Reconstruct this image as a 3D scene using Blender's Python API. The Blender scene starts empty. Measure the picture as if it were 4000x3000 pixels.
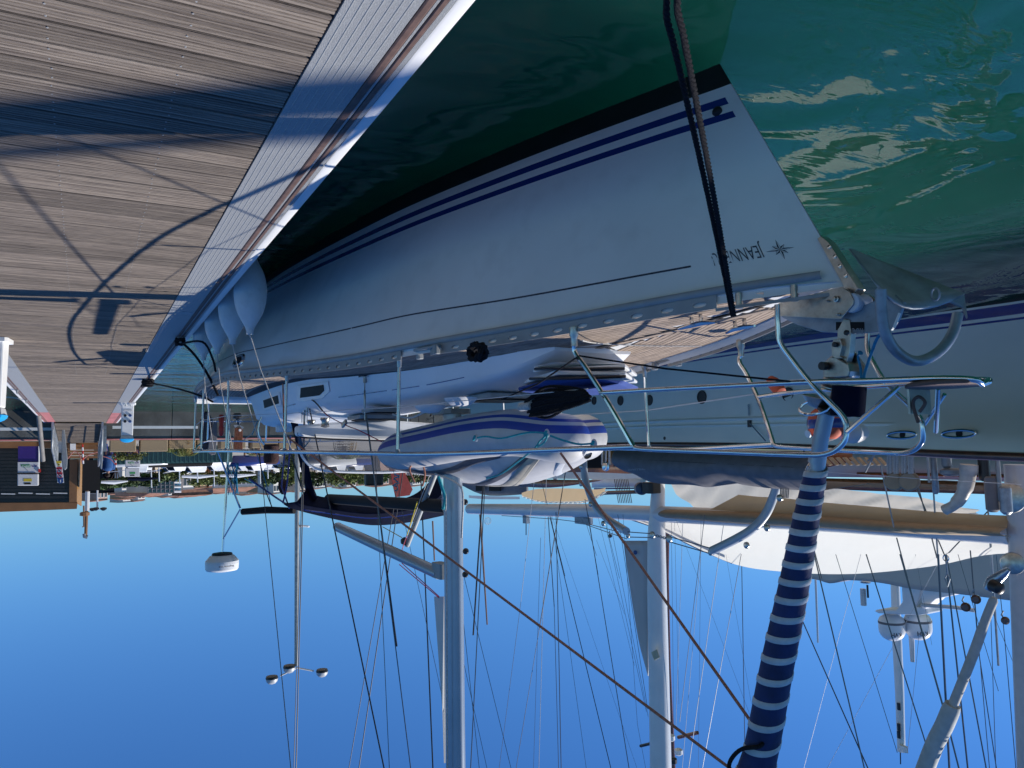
import bpy, bmesh, math, random
import numpy as np
from mathutils import Vector, Matrix
random.seed(7)
C = bpy.context.scene.collection
sc = bpy.context.scene
# ---------------------------------------------------------------- camera (the photograph was taken upside down)
FP=3000.; PITCH=math.atan(275/3000.); ROLL=.02; CH=2.4
Zc=np.array([math.cos(PITCH)*math.sin(ROLL),-math.cos(PITCH)*math.cos(ROLL),math.sin(PITCH)])
def horv(u): return 1500+3000*(math.tan(PITCH)/math.cos(ROLL)-(u-2000)/3000*math.tan(ROLL))
_d=np.array([(327-2000)/FP,-(horv(327)-1500)/FP,-1]); _d/=np.linalg.norm(_d)
Mc=np.array([np.cross(_d,Zc),_d,Zc])            # rows = world axes in camera axes
cam=bpy.data.cameras.new('camera'); co=bpy.data.objects.new('camera',cam); C.objects.link(co)
cam.lens=27.0; cam.sensor_width=36; cam.clip_start=.05; cam.clip_end=3000
m=Matrix.Identity(4)
for i in range(3):
    for j in range(3): m[i][j]=Mc[i][j]
m.translation=(0,0,CH); co.matrix_world=m; sc.camera=co
# ---------------------------------------------------------------- light
SUN=Vector((-1.12,-.28,1.0)).normalized()
EL=math.asin(SUN.z); AZ=math.atan2(SUN.x,SUN.y)
w=bpy.data.worlds.new("World"); sc.world=w; w.use_nodes=True; nt=w.node_tree
sky=nt.nodes.new('ShaderNodeTexSky'); sky.sky_type='NISHITA'; sky.sun_disc=False
sky.sun_elevation=EL; sky.sun_rotation=AZ; sky.altitude=0; sky.air_density=1.0; sky.dust_density=0; sky.ozone_density=3.0
hs=nt.nodes.new('ShaderNodeHueSaturation'); hs.inputs['Saturation'].default_value=1.12; nt.links.new(sky.outputs[0],hs.inputs['Color'])
tn=nt.nodes.new('ShaderNodeMix'); tn.data_type='RGBA'; tn.blend_type='MULTIPLY'; tn.inputs['Factor'].default_value=1; tn.inputs['B'].default_value=(.385,.655,.985,1); nt.links.new(hs.outputs[0],tn.inputs['A'])
bg=nt.nodes['Background']; nt.links.new(tn.outputs['Result'],bg.inputs[0]); bg.inputs[1].default_value=.105
sl=bpy.data.lights.new('sun','SUN'); sl.energy=4.6; sl.angle=math.radians(.53); sl.color=(1,.95,.87)
so=bpy.data.objects.new('sun',sl); C.objects.link(so); so.rotation_euler=SUN.to_track_quat('Z','Y').to_euler(); so.location=(-30,-5,40)
sc.view_settings.view_transform='Standard'; sc.view_settings.look='None'; sc.view_settings.exposure=.22; sc.view_settings.gamma=1
sc.render.engine='CYCLES'
# ---------------------------------------------------------------- places: photo ray met with a plane of the world
def ray(u,v): return Mc@np.array([(u-2000)/FP,-(v-1500)/FP,-1.])
def P(u,v,x=None,y=None,z=None):
    q=ray(u,v)
    t=x/q[0] if x is not None else (y/q[1] if y is not None else (z-CH)/q[2])
    q=q*t; return Vector((q[0],q[1],q[2]+CH))
def V(*a): return Vector(a)
def herm(xs,ys,x):
    n=len(xs); d=[(ys[i+1]-ys[i])/(xs[i+1]-xs[i]) for i in range(n-1)]
    mm=[d[0]]+[0 if d[i-1]*d[i]<=0 else 2*d[i-1]*d[i]/(d[i-1]+d[i]) for i in range(1,n-1)]+[d[-1]]
    x=min(max(x,xs[0]),xs[-1]); i=0
    while i<n-2 and x>xs[i+1]: i+=1
    h=xs[i+1]-xs[i]; t=(x-xs[i])/h
    return ys[i]*(2*t**3-3*t*t+1)+mm[i]*h*(t**3-2*t*t+t)+ys[i+1]*(3*t*t-2*t**3)+mm[i+1]*h*(t**3-t*t)
# ---------------------------------------------------------------- materials
MATS={}
def mat(name,col,rough=.5,metal=0,var=.12,scale=6,bump=0,bscale=60,coat=0,spec=.5,stretch=(1,1,1),obvar=0,col2=None,trans=0,alpha=1,detail=4,dirt=0,sss=0,rng=(.3,.7)):
    if name in MATS: return MATS[name]
    M=bpy.data.materials.new(name); M.use_nodes=True; n=M.node_tree; b=n.nodes['Principled BSDF']
    b.inputs['Roughness'].default_value=rough; b.inputs['Metallic'].default_value=metal
    b.inputs['Coat Weight'].default_value=coat; b.inputs['Specular IOR Level'].default_value=spec
    b.inputs['Transmission Weight'].default_value=trans; b.inputs['Alpha'].default_value=alpha
    tc=n.nodes.new('ShaderNodeTexCoord'); mp=n.nodes.new('ShaderNodeMapping'); mp.inputs['Scale'].default_value=stretch
    n.links.new(tc.outputs['Object'],mp.inputs[0])
    if obvar:
        oi0=n.nodes.new('ShaderNodeObjectInfo'); mu=n.nodes.new('ShaderNodeVectorMath'); mu.operation='SCALE'; mu.inputs[0].default_value=(37,91,53); n.links.new(oi0.outputs['Random'],mu.inputs['Scale']); n.links.new(mu.outputs[0],mp.inputs['Location'])
    no=n.nodes.new('ShaderNodeTexNoise'); no.inputs['Scale'].default_value=scale; no.inputs['Detail'].default_value=detail
    n.links.new(mp.outputs[0],no.inputs['Vector'])
    if col2 is None: col2=tuple(c*(1-2*var) for c in col); col=tuple(min(1,c*(1+var*.6)) for c in col)
    mx=n.nodes.new('ShaderNodeMix'); mx.data_type='RGBA'; mx.inputs['A'].default_value=(*col,1); mx.inputs['B'].default_value=(*col2,1)
    rp=n.nodes.new('ShaderNodeMapRange'); rp.inputs[1].default_value=rng[0]; rp.inputs[2].default_value=rng[1]
    n.links.new(no.outputs[0],rp.inputs[0]); n.links.new(rp.outputs[0],mx.inputs['Factor'])
    out=mx.outputs['Result']
    if dirt:
        n2=n.nodes.new('ShaderNodeTexNoise'); n2.inputs['Scale'].default_value=scale*3.7; n2.inputs['Detail'].default_value=8; n.links.new(mp.outputs[0],n2.inputs['Vector'])
        r2=n.nodes.new('ShaderNodeMapRange'); r2.inputs[1].default_value=.52; r2.inputs[2].default_value=.8; r2.inputs[4].default_value=dirt
        n.links.new(n2.outputs[0],r2.inputs[0]); m2=n.nodes.new('ShaderNodeMix'); m2.data_type='RGBA'; m2.inputs['B'].default_value=(.12,.09,.06,1)
        n.links.new(out,m2.inputs['A']); n.links.new(r2.outputs[0],m2.inputs['Factor']); out=m2.outputs['Result']
    if obvar:
        oi=n.nodes.new('ShaderNodeObjectInfo'); hs=n.nodes.new('ShaderNodeHueSaturation')
        r=n.nodes.new('ShaderNodeMapRange'); r.inputs[3].default_value=1-obvar; r.inputs[4].default_value=1+obvar
        n.links.new(oi.outputs['Random'],r.inputs[0]); n.links.new(r.outputs[0],hs.inputs['Value']); n.links.new(out,hs.inputs['Color']); out=hs.outputs[0]
    n.links.new(out,b.inputs['Base Color'])
    if bump:
        nb=n.nodes.new('ShaderNodeTexNoise'); nb.inputs['Scale'].default_value=bscale; nb.inputs['Detail'].default_value=6; n.links.new(mp.outputs[0],nb.inputs['Vector'])
        bp=n.nodes.new('ShaderNodeBump'); bp.inputs['Strength'].default_value=bump; bp.inputs['Distance'].default_value=.01
        n.links.new(nb.outputs[0],bp.inputs['Height']); n.links.new(bp.outputs[0],b.inputs['Normal'])
    MATS[name]=M; return M
hullwhite=mat('gelcoat white',(.82,.82,.80),.22,var=.04,scale=1.2,coat=.6,dirt=.10,bump=.04,bscale=1.4)
deckwhite=mat('deck gelcoat',(.78,.79,.80),.35,var=.03,scale=2,dirt=.04)
navy=mat('navy paint',(.012,.03,.20),.25,var=.06,coat=.5)
antif=mat('black antifouling',(.008,.01,.014),.6,var=.2,bump=.1)
teak=mat('weathered teak',(.40,.31,.24),.75,var=.2,scale=5,bump=.35,bscale=40,stretch=(6,1,6),obvar=.12,dirt=.3)
caulk=mat('black caulking',(.012,.012,.013),.7)
alu=mat('anodised aluminium',(.30,.32,.33),.55,.4,var=.06,scale=8,bump=.05,bscale=30)
inox=mat('polished stainless',(.66,.67,.68),.13,1,var=.05,scale=12)
inoxd=mat('worn stainless',(.50,.48,.44),.32,1,var=.14,scale=14,bump=.1,bscale=80,dirt=.25)
galv=mat('galvanised steel',(.33,.37,.41),.5,.55,var=.15,scale=9,bump=.15,bscale=50,dirt=.2)
blackp=mat('black plastic',(.012,.013,.016),.4,var=.1)
glassd=mat('smoked window',(.005,.006,.009),.45,var=.1,spec=.06)
rubber=mat('brown rubber strip',(.14,.085,.07),.7,var=.15,scale=20,bump=.2)
ralu=mat('ribbed aluminium edge',(.40,.41,.41),.55,.35,var=.10,scale=150,bump=.5,bscale=220,detail=6,dirt=.08)
whitep=mat('white fender strip',(.84,.84,.82),.35,var=.03,scale=4,dirt=.04)
plankm=mat('weathered ipe plank',(.285,.235,.19),.8,scale=4,bump=.6,bscale=30,stretch=(.35,14,14),obvar=.24,col2=(.15,.12,.098),detail=9,dirt=.35,rng=(.36,.64))
dgrey=mat('grey hypalon',(.50,.495,.49),.55,var=.06,scale=8,bump=.1,bscale=20)
sailnavy=mat('navy sail cloth',(.004,.007,.024),.9,spec=.12,var=.2,scale=10,bump=.35,bscale=7)
genoab=mat('blue sun strip cloth',(.012,.026,.12),.7,var=.25,scale=8,bump=.8,bscale=16)
genoaw=mat('white sail cloth',(.55,.58,.60),.65,var=.12,scale=9,bump=.7,bscale=18,dirt=.12)
sailw=mat('bright sail cloth',(.84,.84,.83),.7,var=.03,scale=2,bump=.4,bscale=3)
rope_bk=mat('black rope',(.012,.012,.015),.9,var=.3,scale=60,spec=.15,col2=(.02,.02,.023),bump=.5,bscale=150)
rope_w=mat('white rope',(.55,.53,.50),.8,var=.15,scale=60,bump=.4,bscale=120)
rope_b=mat('blue rope',(.01,.22,.42),.7,var=.15,scale=60,bump=.4,bscale=120)
rope_t=mat('turquoise rope',(.01,.33,.38),.7,var=.15,scale=60,bump=.4,bscale=120)
rope_r=mat('rust coloured rope',(.48,.20,.13),.75,var=.2,scale=60,bump=.4,bscale=120)
rope_p=mat('pink strap',(.70,.06,.12),.7,var=.1,scale=30)
wire=mat('rigging wire',(.10,.11,.125),.35,.8,var=.1)
wirek=mat('black sheathed shroud',(.01,.012,.02),.5,var=.1)
wirew=mat('white sheathed wire',(.55,.55,.56),.5,var=.1)
varn=mat('varnished mahogany',(.22,.075,.03),.25,var=.25,scale=5,stretch=(6,1,6),coat=.6)
darkvarn=mat('dark cap rail',(.12,.045,.025),.3,var=.2,scale=5,coat=.5)
bluecov=mat('royal blue canvas',(.03,.07,.28),.8,var=.08,scale=9,bump=.5,bscale=12)
tan=mat('tan canvas',(.36,.28,.19),.8,var=.06,scale=5,bump=.4,bscale=6)
greycov=mat('grey canvas cover',(.17,.165,.175),.8,var=.1,scale=4,bump=.6,bscale=5)
mastgrey=mat('grey anodised mast',(.36,.40,.44),.35,.5,var=.04,scale=3)
mastwhite=mat('white painted mast',(.72,.73,.74),.3,var=.03,scale=2,coat=.3)
davitm=mat('pale grey davit paint',(.42,.47,.52),.35,var=.04,coat=.3)
purple=mat('purple panel',(.035,.012,.16),.4,var=.05)
greyp=mat('pale grey panel',(.60,.60,.60),.45,var=.04)
green=mat('green print',(.06,.30,.09),.5); yellow=mat('yellow print',(.62,.47,.03),.5); redp=mat('red print',(.42,.02,.04),.5); bluep=mat('blue print',(.015,.07,.25),.5)
corten=mat('brown painted steel',(.24,.115,.045),.45,var=.1,scale=2,dirt=.1)
kiosk=mat('black shutter slats',(.015,.014,.015),.35,var=.2,scale=3)
concrete=mat('grey quay concrete',(.15,.15,.14),.85,var=.25,scale=1.2,bump=.6,bscale=12,dirt=.4)
redquay=mat('faded red edge paint',(.55,.20,.19),.7,var=.2,scale=2,dirt=.2)
aggregate=mat('exposed aggregate concrete',(.40,.31,.19),.9,var=.25,scale=40,bump=.8,bscale=60)
pedw=mat('pedestal white',(.80,.80,.79),.35,var=.03); pedb=mat('pedestal blue cap',(.02,.35,.72),.35,var=.04)
leaf=mat('leaf green',(.15,.19,.045),.7,var=.4,scale=.8,obvar=.2); leafd=mat('dark foliage',(.06,.11,.025),.7,var=.4,scale=.6,obvar=.2); palmdry=mat('dry palm fronds',(.28,.17,.06),.8,var=.3,scale=4); palmg=mat('palm green',(.14,.17,.03),.6,var=.3,scale=4)
orange=mat('orange canvas',(.62,.10,.04),.7,var=.08,scale=8,bump=.3,bscale=10)
redc=mat('red plastic',(.55,.03,.02),.4,var=.1); skinm=mat('skin',(.42,.24,.17),.6); bluewater=mat('blue jacket cloth',(.02,.10,.30),.8,bump=.6,bscale=10); haird=mat('dark hair',(.03,.02,.015),.7)
stuccoA=mat('cream stucco',(.62,.53,.42),.85,var=.08,scale=.5); stuccoB=mat('white stucco',(.70,.68,.64),.85,var=.06,scale=.5); stuccoC=mat('ochre stucco',(.50,.34,.20),.85,var=.1,scale=.5); stuccoD=mat('pink stucco',(.48,.30,.24),.85,var=.1,scale=.5)
tile=mat('terracotta roof',(.34,.17,.11),.85,var=.2,scale=1,bump=.6,bscale=6); slate=mat('grey roof',(.14,.15,.17),.7,var=.1)
glassb=mat('blue green glass',(.03,.10,.13),.12,var=.2,scale=.6); hillm=mat('scrub hillside',(.10,.12,.06),.9,var=.4,scale=.05,bump=.5,bscale=.3)
sandp=mat('quay paving',(.36,.33,.28),.9,var=.12,scale=.8); beige=mat('beige superstructure',(.50,.44,.38),.3,var=.03,scale=.6,coat=.4)
printd=mat('grey lettering',(.045,.055,.085),.6,var=.3,scale=30); printl=mat('pale lettering',(.38,.39,.41),.6); dshadow=mat('dull black and shade',(.008,.008,.009),.9)  # the dull black also stands in for shade under planks and in hawses
rollerm=mat('nylon roller',(.62,.66,.72),.4,var=.04); winm=mat('window glass dark',(.03,.04,.055),.15); lampb=mat('lamp black',(.01,.01,.012),.4); lampg=mat('lamp frosted',(.5,.52,.54),.4)
clearv=mat('clear vinyl window',(.10,.11,.12),.15,alpha=.55,coat=.3)
# ---------------------------------------------------------------- mesh building
class MB:
    def __init__(s): s.v=[]; s.f=[]; s.m=[]
    def add(s,vs,fs,mi=0):
        o=len(s.v); s.v+= [tuple(a) for a in vs]; s.f+=[tuple(i+o for i in f) for f in fs]; s.m+=[mi]*len(fs); return s
    def box(s,c,size,rz=0,mi=0,rx=0,ry=0,bev=0):
        R=Matrix.Rotation(rz,3,'Z')@Matrix.Rotation(ry,3,'Y')@Matrix.Rotation(rx,3,'X'); c=Vector(c); h=Vector(size)/2
        if bev:
            pts=[];b=bev
            for sz in (-1,1):
                for (a,bb) in ((-h.x+b,-h.y),(h.x-b,-h.y),(h.x,-h.y+b),(h.x,h.y-b),(h.x-b,h.y),(-h.x+b,h.y),(-h.x,h.y-b),(-h.x,-h.y+b)): pts.append(c+R@Vector((a,bb,sz*h.z)))
            fs=[tuple(range(7,-1,-1)),tuple(range(8,16))]+[(i,(i+1)%8,8+(i+1)%8,8+i) for i in range(8)]
            return s.add(pts,fs,mi)
        pts=[c+R@Vector((x*h.x,y*h.y,z*h.z)) for x in(-1,1) for y in(-1,1) for z in(-1,1)]
        return s.add(pts,[(0,1,3,2),(4,6,7,5),(0,4,5,1),(2,3,7,6),(0,2,6,4),(1,5,7,3)],mi)
    def hexa(s,a,mi=0): # 8 points: 4 bottom ring, 4 top ring
        return s.add(a,[(3,2,1,0),(4,5,6,7),(0,1,5,4),(1,2,6,5),(2,3,7,6),(3,0,4,7)],mi)
    def tube(s,pts,r,n=8,mi=0,closed=False,cap=True,flat=1):
        pts=[Vector(p) for p in pts]; k=len(pts); rr=r if isinstance(r,(list,tuple)) else [r]*k
        vs=[]; up=None
        for i,p in enumerate(pts):
            if closed: d=(pts[(i+1)%k]-pts[i-1])
            else: d=(pts[min(i+1,k-1)]-pts[max(i-1,0)])
            d.normalize()
            if up is None:
                up=Vector((0,0,1)) if abs(d.z)<.9 else Vector((1,0,0))
            up=(up-d*up.dot(d)).normalized(); sd=d.cross(up)
            for j in range(n):
                a=2*math.pi*j/n; vs.append(p+(sd*math.cos(a)+up*math.sin(a)*flat)*rr[i])
        fs=[]
        for i in range(k if closed else k-1):
            for j in range(n):
                a=i*n; b=((i+1)%k)*n; fs.append((a+j,a+(j+1)%n,b+(j+1)%n,b+j))
        if cap and not closed: fs+= [tuple(range(n-1,-1,-1)),tuple((k-1)*n+j for j in range(n))]
        return s.add(vs,fs,mi)
    def lathe(s,c,prof,n=16,ax=(0,0,1),mi=0):
        ax=Vector(ax).normalized(); c=Vector(c); a0=Vector((1,0,0)) if abs(ax.x)<.9 else Vector((0,1,0)); a0=(a0-ax*a0.dot(ax)).normalized(); b0=ax.cross(a0)
        vs=[c+ax*h+(a0*math.cos(2*math.pi*j/n)+b0*math.sin(2*math.pi*j/n))*max(r,1e-4) for r,h in prof for j in range(n)]
        fs=[(i*n+j,i*n+(j+1)%n,(i+1)*n+(j+1)%n,(i+1)*n+j) for i in range(len(prof)-1) for j in range(n)]
        fs+=[tuple(range(n-1,-1,-1)),tuple((len(prof)-1)*n+j for j in range(n))]
        return s.add(vs,fs,mi)
    def prism(s,poly,d,mi=0): # flat polygon (3D points) with thickness vector d
        n=len(poly); d=Vector(d); a=[Vector(p) for p in poly]
        return s.add(a+[p+d for p in a],[tuple(range(n-1,-1,-1)),tuple(range(n,2*n))]+[(i,(i+1)%n,n+(i+1)%n,n+i) for i in range(n)],mi)
    def grid(s,rows,mi=0,wrap=False,mfun=None):
        n=len(rows[0]); vs=[p for r in rows for p in r]; o=len(s.v); s.v+=[tuple(p) for p in vs]
        for i in range(len(rows)-1):
            for j in range(n if wrap else n-1):
                s.f.append((o+i*n+j,o+i*n+(j+1)%n,o+(i+1)*n+(j+1)%n,o+(i+1)*n+j)); s.m.append(mfun(i,j) if mfun else mi)
        return s
    def build(s,name,ms,parent=None,smooth=False,loc=None,bev=0,sub=0,auto=None,solid=0):
        me=bpy.data.meshes.new(name); off=Vector((0,0,0))
        if parent is not None: off=ROOTLOC.get(parent.name,off)
        if loc is not None: off=Vector(loc)
        me.from_pydata([tuple(Vector(p)-off) for p in s.v],[],s.f)
        for x in (ms if isinstance(ms,(list,tuple)) else [ms]): me.materials.append(x)
        for p,i in zip(me.polygons,s.m): p.material_index=i
        b=bmesh.new(); b.from_mesh(me); bmesh.ops.recalc_face_normals(b,faces=b.faces); b.to_mesh(me); b.free()
        if smooth:
            for p in me.polygons: p.use_smooth=True
            try: me.set_sharp_from_angle(angle=math.radians(auto or 40))
            except Exception: pass
        o=bpy.data.objects.new(name,me); C.objects.link(o)
        if parent is not None: o.parent=parent; ROOTLOC[o.name]=off
        elif loc is not None: o.location=off; ROOTLOC[o.name]=off
        if solid: md=o.modifiers.new('t','SOLIDIFY'); md.thickness=solid; md.offset=0
        if bev: md=o.modifiers.new('b','BEVEL'); md.width=bev; md.segments=2; md.limit_method='ANGLE'
        if sub: md=o.modifiers.new('s','SUBSURF'); md.levels=sub; md.render_levels=sub
        return o
ROOTLOC={}
def tag(o,label=None,cat=None,group=None,kind=None):
    if label: o['label']=label
    if cat: o['category']=cat
    if group: o['group']=group
    if kind: o['kind']=kind
    return o
def thing(name,label,cat,loc=(0,0,0),group=None,kind=None):
    o=bpy.data.objects.new(name,None); C.objects.link(o); o.location=loc; ROOTLOC[o.name]=Vector(loc); o.empty_display_size=.1
    return tag(o,label,cat,group,kind)
def copy_tree(o,loc=None,rz=None,parent=None,label=None):
    c=o.copy(); C.objects.link(c)
    if parent is not None: c.parent=parent
    if loc is not None: c.location=loc
    if rz is not None: c.rotation_euler.z=rz
    if label: c['label']=label
    for ch in list(o.children): copy_tree(ch,parent=c)
    return c
def bez(pts,n=8): # Catmull-Rom through points
    pts=[Vector(p) for p in pts]; out=[]
    for i in range(len(pts)-1):
        p0=pts[max(i-1,0)];p1=pts[i];p2=pts[i+1];p3=pts[min(i+2,len(pts)-1)]
        for k in range(n):
            t=k/n; out.append(.5*((2*p1)+(p2-p0)*t+(2*p0-5*p1+4*p2-p3)*t*t+(-p0+3*p1-3*p2+p3)*t**3))
    return out+[pts[-1]]
def sag(a,b,s,n=14): a=Vector(a);b=Vector(b); return [a.lerp(b,i/n)-Vector((0,0,4*s*(i/n)*(1-i/n))) for i in range(n+1)]
def resample(pts,n):
    pts=[Vector(p) for p in pts]; d=[0]
    for a,b in zip(pts,pts[1:]): d.append(d[-1]+(b-a).length)
    out=[];k=0
    for i in range(n+1):
        t=d[-1]*i/n
        while k<len(d)-2 and d[k+1]<t: k+=1
        out.append(pts[k].lerp(pts[k+1],(t-d[k])/max(1e-9,d[k+1]-d[k])))
    return out
def text_pts(body,size=1,bold=0,shear=0):
    cu=bpy.data.curves.new('t','FONT'); cu.body=body; cu.size=size; cu.align_x='LEFT'; cu.offset=bold; cu.shear=shear; cu.resolution_u=3
    o=bpy.data.objects.new('t',cu); C.objects.link(o); dg=bpy.context.evaluated_depsgraph_get(); dg.update()
    me=bpy.data.meshes.new_from_object(o.evaluated_get(dg)); vs=[Vector(v.co) for v in me.vertices]; fs=[tuple(p.vertices) for p in me.polygons]
    bpy.data.objects.remove(o); bpy.data.curves.remove(cu); bpy.data.meshes.remove(me); return vs,fs
def text_on(mb,body,org,right,up,h,width=None,mi=0,bold=0,shear=0):
    vs,fs=text_pts(body,1,bold,shear); x0=min(v.x for v in vs);x1=max(v.x for v in vs);y0=min(v.y for v in vs);y1=max(v.y for v in vs)
    right=Vector(right).normalized();up=Vector(up).normalized(); k=h/(y1-y0); kx=k if width is None else width/(x1-x0)
    mb.add([Vector(org)+right*(v.x-x0)*kx+up*(v.y-y0)*k for v in vs],fs,mi); return mb
def twisted_rope(pts,r,pitch,strands=3,n=6,seg=10):
    pts=bez(pts,seg) if len(pts)<40 else pts; L=0; mb=MB(); fr=[]; up=None; rs=[]
    # resample densely
    d=[0]
    for a,b in zip(pts,pts[1:]): d.append(d[-1]+(b-a).length)
    N=max(8,int(d[-1]/pitch*7)); res=[]; k=0
    for i in range(N+1):
        t=d[-1]*i/N
        while k<len(d)-2 and d[k+1]<t: k+=1
        res.append(pts[k].lerp(pts[k+1],(t-d[k])/max(1e-6,d[k+1]-d[k])))
    for s in range(strands):
        sp=[]; up=None
        for i,p in enumerate(res):
            dd=(res[min(i+1,N)]-res[max(i-1,0)]).normalized()
            if up is None: up=Vector((0,0,1)) if abs(dd.z)<.9 else Vector((1,0,0))
            up=(up-dd*up.dot(dd)).normalized(); sd=dd.cross(up); a=2*math.pi*(d[-1]*i/N/pitch+s/strands)
            sp.append(p+(sd*math.cos(a)+up*math.sin(a))*r*.5)
        mb.tube(sp,r*.56,n)
    return mb
# ================================================================ WATER
def make_water():
    M=bpy.data.materials.new('harbour water'); M.use_nodes=True; n=M.node_tree; b=n.nodes['Principled BSDF']
    b.inputs['Roughness'].default_value=.02; b.inputs['IOR'].default_value=1.33; b.subsurface_method='BURLEY'; b.inputs['Subsurface Weight'].default_value=1; b.inputs['Subsurface Radius'].default_value=(.4,1.0,.85); b.inputs['Subsurface Scale'].default_value=5.0; b.inputs['Specular IOR Level'].default_value=.40
    tc=n.nodes.new('ShaderNodeTexCoord')
    def noise(sc,st,de,dist=0,rot=0):
        mp=n.nodes.new('ShaderNodeMapping'); mp.inputs['Scale'].default_value=st; mp.inputs['Rotation'].default_value=(0,0,rot); n.links.new(tc.outputs['Object'],mp.inputs[0])
        q=n.nodes.new('ShaderNodeTexNoise'); q.inputs['Scale'].default_value=sc; q.inputs['Detail'].default_value=de; q.inputs['Distortion'].default_value=dist; n.links.new(mp.outputs[0],q.inputs['Vector']); return q
    c=noise(.35,(1,1,1),3); mx=n.nodes.new('ShaderNodeMix'); mx.data_type='RGBA'
    mx.inputs['A'].default_value=(.0035,.044,.032,1); mx.inputs['B'].default_value=(.005,.057,.040,1)
    rp=n.nodes.new('ShaderNodeMapRange'); rp.inputs[1].default_value=.35; rp.inputs[2].default_value=.65; n.links.new(c.outputs[0],rp.inputs[0]); n.links.new(rp.outputs[0],mx.inputs['Factor']); n.links.new(mx.outputs['Result'],b.inputs['Base Color'])
    a1=noise(.55,(1,1,1),2,1.2,.3); a2=noise(2.6,(.45,1.2,1),3,.8,-.2); a3=noise(11,(.6,1.3,1),2,.3,.1); 
    m1=n.nodes.new('ShaderNodeMath'); m1.operation='MULTIPLY_ADD'; m1.inputs[1].default_value=.10; n.links.new(a2.outputs[0],m1.inputs[0]); n.links.new(a1.outputs[0],m1.inputs[2])
    # ripples only get lively away from the shelter of the pontoon
    geo=n.nodes.new('ShaderNodeSeparateXYZ'); n.links.new(tc.outputs['Object'],geo.inputs[0])
    fy=n.nodes.new('ShaderNodeMapRange'); fy.inputs[1].default_value=5; fy.inputs[2].default_value=16; fy.inputs[3].default_value=.006; fy.inputs[4].default_value=.09; n.links.new(geo.outputs[1],fy.inputs[0])
    m2=n.nodes.new('ShaderNodeMath'); m2.operation='MULTIPLY_ADD'; n.links.new(a3.outputs[0],m2.inputs[0]); n.links.new(fy.outputs[0],m2.inputs[1]); n.links.new(m1.outputs[0],m2.inputs[2])
    bp=n.nodes.new('ShaderNodeBump'); bp.inputs['Strength'].default_value=1; bp.inputs['Distance'].default_value=.075; n.links.new(m2.outputs[0],bp.inputs['Height']); n.links.new(bp.outputs[0],b.inputs['Normal'])
    mb=MB(); mb.add([(-700,-300,0),(700,-300,0),(700,900,0),(-700,900,0)],[(0,1,2,3)])
    tag(mb.build('water',M),kind='structure')
make_water()
# ================================================================ PONTOON
DZ=.8; XW0,XW1=-.757,1.005
pont=thing('pontoon','grey decked floating pontoon with ribbed aluminium edges','pontoon',(0,0,DZ),kind='structure')
Y0,Y1=-3.0,35.4; PW=.168
def plank_mesh():
    prof=[]; W=.146
    ng=5
    prof=[(-W/2,-.03),(-W/2,-.004),(-W/2+.003,0)]
    for g in range(ng):
        c=-W/2+W*(g+1)/(ng+1)+(.001 if g%2 else -.001)
        prof+=[(c-.006,-.0004),(c-.0035,-.007),(c+.0035,-.007),(c+.006,-.0004)]
    prof+=[(W/2-.003,0),(W/2,-.004),(W/2,-.03)]
    v=[(x,y,z) for x in (XW0+.008,XW1-.008) for y,z in prof]; n=len(prof)
    f=[(i,i+1,n+i+1,n+i) for i in range(n-1)]+[tuple(range(n)),tuple(range(2*n-1,n-1,-1))]
    me=bpy.data.meshes.new('plank'); me.from_pydata(v,[],f); me.materials.append(plankm); return me
pm=plank_mesh(); scr=MB(); k=0; y=Y0
while y<Y1:
    o=bpy.data.objects.new('plank',pm); C.objects.link(o); o.parent=pont; o.location=(0,y,random.uniform(-.0022,.0012)); o.rotation_euler=(random.uniform(-.01,.01),0,random.uniform(-.0008,.0008))
    if 1<y<16:
        for sx in (.16,-.30):
            for dy in (-.042,.042): scr.lathe((sx+random.uniform(-.004,.004),y+dy,DZ-.001),[(.0042,0),(.0042,.0022),(.0015,.0022)],7)
    y+=PW; k+=1
s=scr.build('screw_heads',mat('dull screw steel',(.42,.42,.41),.6,.2),pont); s['kind']='stuff'
MB().box((.12,(Y0+Y1)/2,DZ-.36),(2.3,Y1-Y0,.5)).build('float_body',dshadow,pont)  # coloured black so the gaps between planks look shaded
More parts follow.
